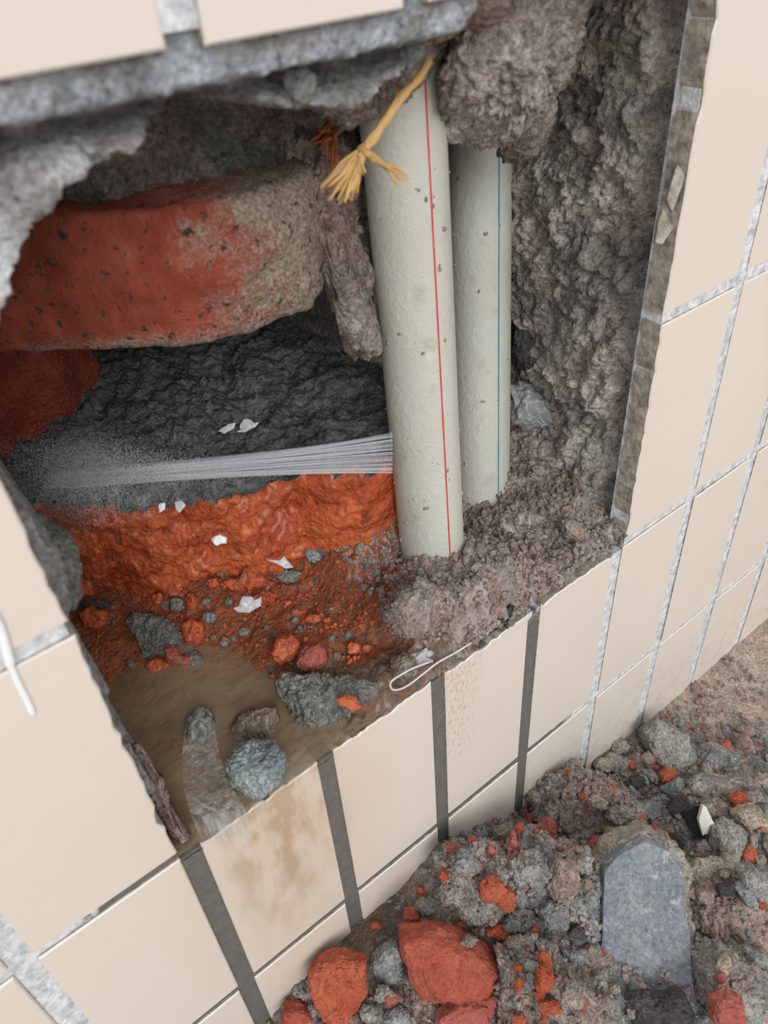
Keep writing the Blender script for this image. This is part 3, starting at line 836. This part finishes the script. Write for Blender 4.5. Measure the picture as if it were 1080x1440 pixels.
R_([(738,1120), (770,1098), (815,1082), (850,1096), (880,1120), (918,1156), (905,1182), (860,1198), (800,1186), (755,1160)], 'mortar', 'sloping greenish mortar block above the upright slab', name='mortar_block', cat='mortar', sub=6, seed=9, amp=.13, fine=.055)
R_([(612,1204), (640,1186), (680,1186), (715,1200), (722,1240), (700,1285), (655,1290), (622,1262)], 'grey', 'crumbly grey mortar clod beside the tile foot', name='mortar_block', cat='mortar', sub=6, seed=10, amp=.16, fine=.07)
R_([(958,1262), (985,1238), (1030,1230), (1075,1240), (1100,1275), (1095,1325), (1050,1345), (1000,1340), (962,1315)], 'pink', 'porous pinkish mortar clod right of the upright slab', name='mortar_block', cat='mortar', sub=6, seed=11, amp=.13, fine=.09)
R_([(962,1335), (1010,1330), (1080,1350), (1110,1400), (1100,1460), (1040,1462), (985,1420), (966,1390)], 'grey', 'flat pale grey block in the bottom right corner', name='mortar_block', cat='mortar', sub=6, seed=12, amp=.07, fine=.035, p=.35)
R_([(1000,1402), (1022,1392), (1042,1402), (1046,1436), (1020,1448), (998,1434)], 'pinkbrick', 'red brick lump on the pale block in the bottom right corner', name='brick_chunk', cat='brick', seed=13, p=.4, lift=1.2)
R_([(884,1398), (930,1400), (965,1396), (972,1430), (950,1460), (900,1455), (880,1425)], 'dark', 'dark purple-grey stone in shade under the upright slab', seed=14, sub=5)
R_([(700,1340), (760,1330), (830,1380), (850,1430), (840,1465), (720,1465), (700,1400)], 'mortar', 'mortar clod below the blue-grey block at the bottom edge', name='mortar_block', cat='mortar', sub=6, seed=15, amp=.15, fine=.07, lift=0)
R_([(902,1026), (925,1012), (960,1030), (985,1056), (984,1085), (950,1092), (915,1070)], 'grey', 'dark grey angular stone at the far end of the heap', seed=16, facets=3)
R_([(980,1056), (1000,1044), (1026,1054), (1034,1078), (1015,1094), (988,1086)], 'blue', 'rounded blue-grey stone on the soil edge', seed=17)
R_([(965,1100), (990,1088), (1040,1090), (1078,1104), (1085,1124), (1040,1128), (1000,1122), (970,1116)], 'grey', 'long flat grey stone behind the white shard', seed=18, sub=5, p=.45)
R_([(1000,1160), (1022,1150), (1046,1168), (1050,1196), (1028,1210), (1002,1200)], 'grey', 'grey stone just right of the white shard', seed=19)
R_([(985,1128), (1010,1122), (1034,1142), (1040,1160), (1015,1166), (992,1150)], 'mortar', 'brownish stone just above the white shard', seed=20)
R_([(964,1222), (985,1210), (1015,1208), (1034,1220), (1032,1238), (1000,1246), (966,1240)], 'sand', 'long pale stone right of the top of the upright slab', seed=21, p=.45)
R_([(1036,1222), (1055,1212), (1080,1240), (1092,1262), (1070,1268), (1044,1250)], 'grey', 'slanting pale grey stone at the right picture edge', seed=22, p=.45)
R_([(1028,1140), (1060,1130), (1100,1136), (1105,1180), (1070,1192), (1040,1176)], 'sand', 'sandy pale stone at the right picture edge', seed=23)
R_([(1022,1124), (1040,1114), (1066,1118), (1074,1130), (1056,1140), (1028,1134)], 'orange', 'flat orange brick sliver on the sandy stone', name='brick_chunk', cat='brick', seed=24, lift=1.0)
R_([(1040,1200), (1052,1188), (1064,1196), (1060,1214), (1044,1216)], 'orange', 'orange brick pebble below the sandy stone', name='brick_chunk', cat='brick', seed=25, lift=.8, sub=4)
R_([(928,1088), (938,1078), (950,1084), (951,1098), (940,1104), (930,1100)], 'orange', 'round red brick pebble at the far end of the heap', name='brick_chunk', cat='brick', seed=26, lift=.8, sub=4)
R_([(928,1108), (945,1100), (956,1108), (954,1120), (934,1121)], 'blue', 'small blue stone right below the round red pebble', seed=27, sub=4)
R_([(902,1064), (912,1056), (922,1064), (918,1078), (906,1076)], 'sand', 'small white stone beside the dark angular stone', seed=28, sub=4, lift=.8)
R_([(905,1086), (915,1080), (932,1098), (926,1106), (910,1098)], 'grey', 'flat grey chip left of the small blue stone', seed=29, sub=4)
R_([(978,1188), (990,1180), (1003,1192), (998,1206), (982,1206)], 'grey', 'round grey pebble below the white shard', seed=30, sub=4)
R_([(910,1165), (920,1158), (929,1166), (926,1178), (913,1177)], 'pinkbrick', 'dark red pebble above the tip of the upright slab', name='brick_chunk', cat='brick', seed=31, sub=4, lift=.8)
R_([(1058,1100), (1070,1090), (1088,1100), (1084,1112), (1064,1112)], 'sand', 'white stone at the right picture edge beside the long flat stone', seed=32, sub=4, lift=.6)
R_([(945,1120), (965,1118), (975,1140), (968,1165), (948,1160), (938,1140)], 'dark', 'dark stone left of the white shard', seed=33)
R_([(975,985), (1000,978), (1018,984), (1015,996), (985,998)], 'pink', 'flat brown stone beside the last visible tile joint', seed=34, sub=4)
R_([(1005,1245), (1030,1240), (1045,1250), (1030,1262), (1008,1258)], 'dark', 'small dark stone above the porous pinkish clod', seed=35, sub=4)
R_([(1045,1330), (1075,1335), (1090,1350), (1080,1362), (1050,1352)], 'grey', 'small wet grey stone right of the porous clod', seed=36, sub=4, lift=.6)
# red crumbs in the heap, where the photograph shows them
reds = [(768,1172,34,36,'pinkbrick'), (745,1152,16,16,'pinkbrick'), (722,1190,16,34,'pinkbrick'), (634,1193,14,12,'pinkbrick'), (625,1232,14,16,'orange'), (592,1258,12,26,'orange'), (578,1288,28,24,'orange'),
        (690,1250,34,40,'orange'), (712,1268,26,34,'orange'), (672,1218,18,14,'orange'), (704,1312,42,24,'orange'), (752,1308,10,14,'pinkbrick'), (766,1352,22,26,'orange'), (765,1378,30,38,'orange'), (758,1400,16,18,'orange'),
        (774,1418,32,22,'orange'), (730,1382,14,12,'orange'), (550,1406,22,20,'pinkbrick'), (730,1434,22,14,'orange'), (862,1108,12,10,'orange'), (818,1120,10,10,'orange'), (1070,1272,22,12,'brick'), (648,1302,16,12,'pinkbrick'), (742,1350,8,8,'brick'), (528,1302,16,10,'brick'), (690,1196,12,14,'pinkbrick')]
for k, (x, y, w_, h_, mt) in enumerate(reds):
    ob = R_(oval(x, y, w_, h_, k, 10, .22), mt, 'small red or orange brick crumb lying loose in the heap', name='brick_crumb', cat='brick', sub=4, seed=60+k, lift=.75, amp=.2, fine=.08)
    ob['group'] = 'brick crumbs in the heap'; LBL.append((ob, k, x, y, w_, mt, 'brick crumb', 'heap'))
for k, (x, y, w_, h_, mt) in enumerate([(655,1215,40,30,'blue'), (745,1225,60,50,'blue'), (790,1240,50,60,'mortar'), (820,1215,34,26,'grey'), (870,1145,40,26,'grey'), (705,1175,34,28,'mortar'), (840,1130,30,22,'sand'), (780,1290,44,40,'blue'), (735,1330,40,30,'mortar'), (600,1275,30,26,'grey'),
        (660,1325,24,16,'mortar'), (540,1400,30,24,'grey'), (560,1432,40,26,'blue'), (520,1425,26,24,'grey'), (800,1400,44,36,'mortar'), (870,1050,28,22,'grey'), (850,1075,30,20,'sand'), (895,1100,26,18,'dark'), (880,1075,24,18,'blue'), (950,1185,28,24,'dark'), (1020,1230,16,12,'sand'), (940,1065,20,14,'sand'),
        (985,1150,18,26,'dark'), (950,1205,14,16,'mortar'), (975,1255,20,16,'pink'), (1068,1210,22,18,'mortar'), (1060,1055,26,14,'pink'), (720,1300,24,26,'blue'), (800,1350,40,26,'blue'), (812,1312,26,18,'dark')]):
    ob = R_(oval(x, y, w_, h_, k+40, 10, .2), mt, 'loose crumbly grey mortar piece in the heap', name='mortar_crumb', cat='mortar', sub=4, seed=100+k, lift=.5, amp=.22, fine=.09)
    ob['group'] = 'grey mortar pieces in the heap'; LBL.append((ob, k, x, y, w_, mt, 'mortar piece', 'heap'))

LM = {'heap': {'the upright slab': (905,1290), 'the largest red chunk': (635,1355), 'the orange chunk': (475,1390), 'the crumbly blue-grey block': (770,1255), 'the sloping greenish block': (830,1140), 'the grey clod at the tile foot': (668,1240), 'the porous pinkish clod': (1025,1290), 'the white shard': (990,1150), 'the blue-grey stone on the soil edge': (1007,1070)},
      'floor': {'the porous grey stone': (215,893), 'the shiny orange pebble': (400,912), 'the large low wet stone': (455,990), 'the pale lump under the front pipe': (583,858), 'the wet orange brick': (280,770)}}
USED = set()
def place_label(k, x, y, w_, mt, noun, where):
    colour = {'pinkbrick': 'pinkish red', 'orange': 'orange', 'brick': 'dark red', 'brick_wet': 'wet red', 'blue': 'blue-grey', 'grey': 'grey', 'mortar': 'brown-grey', 'sand': 'pale', 'dark': 'dark', 'pink': 'pinkish', 'wetgrey': 'wet grey', 'wetblue': 'shiny blue-grey', 'wetbrown': 'wet brown'}[mt]
    size = 'tiny' if w_ < 15 else 'small' if w_ < 28 else 'thumb-sized'
    cand = sorted(LM[where].items(), key=lambda q: math.hypot(x-q[1][0], y-q[1][1]))
    for nm, (a, b_) in cand:
        dx, dy = x-a, y-b_
        d = ('right of' if dx > 0 else 'left of') if abs(dx) > 1.8*abs(dy) else ('below' if dy > 0 else 'above') if abs(dy) > 1.8*abs(dx) else ('below and ' if dy > 0 else 'above and ')+('right of' if dx > 0 else 'left of')
        l = '%s %s %s %s %s' % (size, colour, noun, d, nm)
        if l not in USED: USED.add(l); return l
    return l
# white ceramic shard and the black scrap behind it
def prism_px(name, outline, D, T, mat, label, cat, nrm_tilt=(0, 0), bevel=.0002):
    cx = sum(a for a, b in outline)/len(outline); cy = sum(b for a, b in outline)/len(outline); s = D/FPX
    ctr = CAM+ray(cx, cy)*D; vs = []; n = len(outline)
    for w_ in (-T/2, T/2):
        for a, b_ in outline:
            x_, y_ = (a-cx)*s, -(b_-cy)*s
            vs.append(RX*x_+UP*y_+FW*(w_+nrm_tilt[0]*x_+nrm_tilt[1]*y_))
    fs = [tuple(range(n))[::-1], tuple(range(n, 2*n))]+[(k, (k+1) % n, n+(k+1) % n, n+k) for k in range(n)]
    me = mesh(name, vs, fs); bm = bmesh.new(); bm.from_mesh(me); bmesh.ops.recalc_face_normals(bm, faces=bm.faces)
    bmesh.ops.bevel(bm, geom=bm.edges[:], offset=bevel, segments=2, affect='EDGES'); bm.to_mesh(me); bm.free()
    return tag(link(name, me, mat, None, ctr, smooth=False), label, cat)
_, Dh = march(990, 1150, heap_z); Dh = hit_px(990, 1150, Dh)-.006
prism_px('ceramic_shard', [(981,1127), (987,1129), (1008,1164), (1009,1172), (990,1177), (979,1150)], Dh-.012, .003, M['white'], 'white ceramic shard standing in the rubble', 'shard', (.3, -.4))
prism_px('rubber_scrap', [(966,1140), (974,1130), (981,1128), (984,1150), (991,1177), (984,1180), (970,1166), (964,1150)], Dh-.009, .003, M['black'], 'black rubber scrap against the white ceramic shard', 'scrap', (-.5, -.3))

# ------------------------------------------------------------------ stones in the hole
F_ = dict(surf='floor')
R_([(176,868), (192,862), (218,868), (243,876), (256,892), (254,908), (236,920), (212,924), (196,908), (184,886)], 'wetgrey', 'porous grey stone under the left end of the wet brick', seed=41, sub=6, amp=.14, fine=.06, lift=.4, **F_)
R_([(256,876), (268,868), (284,874), (288,892), (278,908), (262,904), (256,892)], 'brick_wet', 'pinkish wet brick pebble right of the porous grey stone', name='brick_chunk', cat='brick', seed=42, lift=.5, **F_)
R_([(206,930), (222,924), (240,930), (242,942), (224,948), (208,944)], 'brick_wet', 'flat red brick pebble under the porous grey stone', name='brick_chunk', cat='brick', seed=43, lift=.5, **F_)
R_([(224,908), (240,906), (254,920), (268,922), (272,932), (256,940), (238,930)], 'pinkbrick', 'angular wet red pebble in front of the porous grey stone', name='brick_chunk', cat='brick', seed=44, lift=.8, **F_)
R_([(258,920), (276,914), (290,926), (286,940), (264,944)], 'wetgrey', 'small grey stone beside the angular red pebble', seed=45, lift=.5, **F_)
R_([(384,904), (392,893), (408,891), (419,898), (420,914), (412,928), (396,934), (384,930), (381,916)], 'brick_wet', 'shiny orange brick pebble in the middle of the hole floor', name='brick_chunk', cat='brick', seed=46, lift=.6, **F_)
R_([(420,920), (428,910), (448,905), (458,914), (460,932), (450,943), (424,942), (418,934)], 'pinkbrick', 'pink-grey square pebble right of the shiny orange pebble', name='brick_chunk', cat='brick', seed=47, lift=.5, p=.4, **F_)
R_([(384,962), (400,948), (440,946), (490,950), (528,962), (532,980), (500,1004), (482,1026), (450,1040), (424,1042), (412,1022), (404,992), (390,976)], 'wetgrey', 'large low wet stone beside the first tile joint right of the pool', seed=48, sub=6, amp=.12, fine=.05, T=.4, lift=.4, **F_)
R_([(472,982), (486,976), (500,980), (508,994), (496,1000), (478,992)], 'brick_wet', 'little red brick chip lying on the large wet stone', name='brick_chunk', cat='brick', seed=49, lift=2.2, sub=4, **F_)
R_([(322,1020), (334,1002), (356,998), (388,994), (392,1012), (386,1040), (368,1052), (330,1050)], 'wetbrown', 'brown wet stone behind the blue-grey stone in the pool', seed=50, sub=5, lift=.4, **F_)
R_([(318,1070), (330,1052), (356,1043), (384,1046), (402,1062), (406,1088), (392,1110), (366,1128), (346,1118), (326,1098)], 'wetblue', 'shiny blue-grey pitted stone sitting on the tile edge', seed=51, sub=6, lift=.6, amp=.08, fine=.05, **F_)
R_([(262,1008), (278,995), (296,998), (304,1016), (300,1050), (292,1080), (276,1090), (266,1060)], 'wetgrey', 'upright grey stone under running water in the pool', seed=52, lift=.4, **F_)
R_([(540,850), (560,822), (590,812), (620,826), (626,860), (610,890), (582,900), (556,890), (540,872)], 'mortar', 'pale mortar lump at the foot of the front pipe', name='mortar_block', cat='mortar', seed=53, sub=6, amp=.13, fine=.06, lift=.5, **F_)
R_([(548,925), (566,918), (584,926), (588,944), (570,958), (552,950)], 'wetbrown', 'small wet stone where the white filament lies', seed=54, lift=.4, **F_)
R_([(788,732), (800,728), (818,734), (824,748), (812,762), (792,756)], 'mortar', 'round mortar pebble in the right corner of the hole', seed=55, sub=4, lift=.8, **F_)
R_([(112,862), (126,852), (150,860), (154,872), (138,884), (118,882)], 'brick_wet', 'dark red brick piece against the left tile edge', name='brick_chunk', cat='brick', seed=56, lift=.4, **F_)
R_([(114,846), (140,842), (158,848), (156,858), (120,860)], 'dark', 'dark wet stone under the left end of the wet brick', seed=57, lift=.4, sub=4, **F_)
R_([(222,708), (232,706), (232,716), (224,722)], 'foam', 'little white fleck on the front edge of the wet brick', name='plaster_fleck', cat='fleck', seed=58, sub=3, D=.268, T=.6)
R_([(296,758), (308,751), (320,756), (318,764), (302,767)], 'foam', 'white chip on the face of the wet orange brick', name='plaster_fleck', cat='fleck', seed=59, sub=3, D=.268, T=.6)
for k, (ol, lb, D_) in enumerate((([(370,786), (395,788), (399,782), (404,788), (413,798), (402,800), (390,793)], 'white splash on the wet floor below the orange brick', .283),
        ([(328,854), (345,856), (360,849), (368,838), (367,852), (350,862), (332,861)], 'curved white splash among the wet pebbles', .285),
        ([(245,706), (256,704), (262,710), (252,722), (248,718)], 'white splash at the front edge of the dark wet bed', .262),
        ([(306,606), (322,596), (332,594), (330,602), (316,610)], 'white splash on the dark wet bed behind the jets', .290), ([(330,608), (350,600), (366,592), (360,600), (344,608)], 'thin white splash streak on the dark wet bed', .290))):
    R_(ol, 'splash', lb, name='water_splash', cat='water', seed=400+k, sub=4, D=D_, T=.3, lift=0, facets=0, fine=.02, amp=.06)  # water splashes whose white glints are put into the colour
small = [(250,850,24,22,'wetgrey'), (290,846,16,14,'wetgrey'), (295,868,20,18,'wetblue'), (322,846,14,14,'wetgrey'), (344,888,16,14,'wetbrown'), (316,902,14,14,'wetbrown'), (328,898,10,10,'wetbrown'), (440,780,26,22,'wetblue'), (455,772,18,16,'wetgrey'), (405,812,50,22,'wetgrey'),
         (352,812,46,40,'brick_wet'), (330,826,36,24,'brick_wet'), (372,842,36,20,'brick_wet'), (245,828,26,18,'brick_wet'), (222,842,20,18,'brick_wet'), (300,820,18,18,'brick_wet'), (312,806,18,16,'wetgrey'), (268,846,26,22,'brick_wet'), (440,870,26,12,'brick_wet'), (420,862,24,10,'brick_wet'), (405,848,14,10,'brick_wet'), (466,898,14,12,'wetgrey'), (498,912,22,18,'brick_wet'),
         (490,920,20,14,'wetgrey'), (516,912,16,14,'orange'), (474,922,12,12,'wetbrown'), (186,870,14,14,'brick_wet'), (205,920,16,12,'wetgrey'), (458,760,22,14,'brick_wet'), (480,745,26,16,'brick_wet'), (492,742,18,12,'wetgrey'), (424,885,12,14,'wetgrey'), (372,978,10,10,'brick_wet'), (444,742,14,10,'brick_wet'), (342,922,14,8,'foam'), (300,896,9,8,'wetbrown')]
for k, (x, y, w_, h_, mt) in enumerate(small):
    red = 'brick' in mt or mt == 'orange'
    if mt == 'foam': continue
    ob = R_(oval(x, y, w_*1.0, h_, k+90, 10, .18), mt, ('wet red brick crumb on the floor of the hole' if red else 'small wet grey pebble on the floor of the hole'),
            name='brick_crumb' if red else 'pebble', cat='brick' if red else 'pebble', sub=4, seed=200+k, lift=.5, amp=.15, fine=.06, **F_)
    ob['group'] = 'wet brick crumbs in the hole' if red else 'wet pebbles in the hole'; LBL.append((ob, k, x, y, w_, mt, 'brick crumb' if red else 'pebble', 'floor'))

# loose grit too fine to count: low stones joined in one mesh each
HEAP = bpy.data.objects['rubble_dirt']
def grit(name, n, place, mat, label, seed, sizes, par=None):
    rng = random.Random(seed); vs0, fs0 = ico(1); vs = []; fs = []
    for _ in range(n):
        p = place(rng)
        if p is None: continue
        s_ = rng.choice(sizes)*rng.uniform(.6, 1.3); rot = Euler((rng.random()*6, rng.random()*6, rng.random()*6)).to_matrix()
        sc_ = Vector((rng.uniform(.7, 1.3), rng.uniform(.6, 1.2), rng.uniform(.5, 1))); b0 = len(vs)
        for v in vs0:
            q = Vector((v.x*sc_.x, v.y*sc_.y, v.z*sc_.z))*s_*rng.uniform(.75, 1.25); vs.append(p+rot @ q)
        fs += [tuple(b0+i for i in f_) for f_ in fs0]
    ob = link(name, mesh(name, vs, fs), mat, None, None, smooth=False)
    ob['label'] = label; ob['kind'] = 'stuff'
    if par is wall: parent_wall(ob)
    else: ob.parent = HEAP
    return ob
def hp(cl=None):
    def f_(rng):
        x = rng.uniform(.0, .34); y = -abs(rng.gauss(0, .07)); z = heap_z(x, y)
        if z < -.3735 and rng.random() < .8: return None
        if math.hypot((x-.055)/.03, y/.03) < 1: return None
        if cl and fbm((x, y, cl), 45, 2) < .15: return None
        return Vector((x, y, top_z(x, y, z)+.0003))
    return f_
grit('grey_grit', 5200, hp(), M['mortar'], 'fine grey-brown grit strewn over the heap', 1, (.0006, .0009, .0013, .0019))
grit('blue_grit', 2600, hp(12), M['blue'], 'fine blue-grey grit strewn over the heap', 2, (.0006, .0009, .0014, .0022))
grit('red_grit', 1500, hp(55), M['orange'], 'fine orange brick grit strewn over the heap', 3, (.0006, .0009, .0014))
def fp(xa, xb, ya, yb, dz=.0003):
    def f_(rng):
        x = rng.uniform(xa, xb); y = rng.uniform(ya, yb); return Vector((x, y, floor_z(x, y)+dz))
    return f_
grit('mortar_grit', 4200, fp(.10, .205, .0, .09), M['mortar'], 'fine mortar grit around the feet of the two pipes', 4, (.0005, .0008, .0012, .0017), wall)
grit('brick_grit', 750, fp(.012, .12, .02, .11), M['brick_wet'], 'fine wet brick grit on the floor of the hole', 5, (.0005, .0007, .0011), wall)
grit('pebble_grit', 170, fp(.012, .12, .03, .11), M['wetgrey'], 'fine wet grey grit on the floor of the hole', 6, (.0006, .0009, .0015), wall)

# loose crumbs a few millimetres across, each its own object, sharing eight meshes
protos = {}
for mt in ('mortar', 'blue', 'grey', 'sand', 'pinkbrick', 'orange'):
    protos[mt] = []
    for v_ in range(3):
        o0 = rock('p', oval(540, 720, 40, 34, v_+len(mt), 9, .2), .3, .007, M[mt], 3, v_+300, amp=.22, fine=.1, facets=5); protos[mt].append(o0.data); bpy.data.objects.remove(o0)
rng = random.Random(77)
cnt = 0
while cnt < 230:
    x = rng.uniform(.01, .31); y = -abs(rng.gauss(0, .075)); z = heap_z(x, y)
    if z < -.372 and rng.random() < .9 or math.hypot((x-.055)/.03, y/.03) < 1.1 or y < -.2 or y > -.003: continue
    z = top_z(x, y, z)
    mt = rng.choices(('mortar', 'blue', 'grey', 'sand', 'pinkbrick', 'orange'), (8, 5, 6, 2, 1.3, 1.5))[0]
    s_ = rng.choice((.3, .4, .5, .65, .9, 1.2)); red = mt in ('pinkbrick', 'orange')
    r_ = Vector((x, y, z))-CAM; dd = r_.dot(FW); px = 540+FPX*r_.dot(RX)/dd; py = 720-FPX*r_.dot(UP)/dd
    if px > 1100 or py > 1460 or px < 380: continue
    ob = bpy.data.objects.new('brick_crumb' if red else 'mortar_crumb', rng.choice(protos[mt])); sc.collection.objects.link(ob)
    ob.location = (x, y, z+.0008*s_); ob.rotation_euler = (rng.random()*6, rng.random()*6, rng.random()*6); ob.scale = (s_, s_*rng.uniform(.7, 1.1), s_*rng.uniform(.6, 1))
    tag(ob, 'x', 'brick' if red else 'mortar', 'brick crumbs in the heap' if red else 'grey mortar pieces in the heap')
    LBL.append((ob, cnt, px, py, s_*24, mt, 'brick crumb' if red else 'mortar piece', 'heap')); cnt += 1

# broken slivers of tile glued along the right edge of the hole
for k, (ol, dy, lb) in enumerate((([(962,205), (966,225), (958,262), (944,300), (936,282), (948,240)], .006, 'upper glued tile sliver on the right edge of the hole'),
                         ([(934,286), (946,300), (948,318), (930,345), (920,342), (924,312)], .008, 'grey tile sliver with a notch below it on the right edge of the hole'))):
    ob = prism_px('tile_sliver', ol, depth(on_y(ol[0][0], ol[0][1], dy)), .002, M['tile_body'], None, None); parent_wall(ob); ob['label'] = lb

# white filament and dark film along the hole's lower edge
def wire(name, pxs, y, r, mat, label, cat):
    P = [on_y(a, b_, y if not isinstance(y, list) else y[i]) for i, (a, b_) in enumerate(pxs)]
    Q = []
    for k in range(len(P)-1):
        p0, p1, p2, p3 = P[max(0, k-1)], P[k], P[k+1], P[min(len(P)-1, k+2)]
        for s_ in range(6):
            t_ = s_/6; Q.append(.5*((2*p1)+(p2-p0)*t_+(2*p0-5*p1+4*p2-p3)*t_*t_+(3*p1-p0-3*p2+p3)*t_**3))
    Q.append(P[-1]); o0 = Q[0].copy()
    return tag(link(name, tube(name, [q-o0 for q in Q], r, 8), M[mat], None, o0), label, cat)
wire('white_filament', [(664,903), (640,918), (615,932), (592,950), (570,966), (553,970), (549,960), (562,950), (580,940), (604,931)], .0005, .00034, 'line', 'looped white filament on the lower edge of the hole', 'filament')
stone([(548,955), (575,938), (604,930), (612,918), (600,910), (578,918), (556,940)], 'film', 'crumpled clear plastic scrap under the white filament', name='plastic_scrap', cat='scrap', D=on_y(580,940,.006).length*0+depth(on_y(580,940,.005)), T=.2, sub=4, seed=71, amp=.3, fine=.1)
stone([(672,880), (690,868), (716,852), (728,852), (722,868), (700,884), (678,892)], 'black', 'torn black plastic scrap on the lower edge of the hole', name='plastic_scrap', cat='scrap', D=depth(on_y(700,870,.006))-.005, T=.3, sub=4, seed=72, amp=.35, fine=.15)
stone([(716,545), (735,536), (756,545), (772,562), (786,592), (782,604), (762,600), (740,606), (718,598)], 'poly', 'crumpled grey plastic film behind the rear pipe', name='plastic_film', cat='film', D=.345, T=.45, sub=5, seed=73, amp=.25, fine=.06)
wire('white_drip', [(-12,862), (0,885), (10,918), (14,934)], -.0008, .0011, 'foam', 'white drip of sealant down the left tiles', 'drip')
wire('white_drip', [(14,934), (26,962), (38,985), (46,1004)], -.0006, .0008, 'foam', 'lower white drip of sealant on the big left tile', 'drip')

for ob, *a in LBL: ob['label'] = place_label(*a)
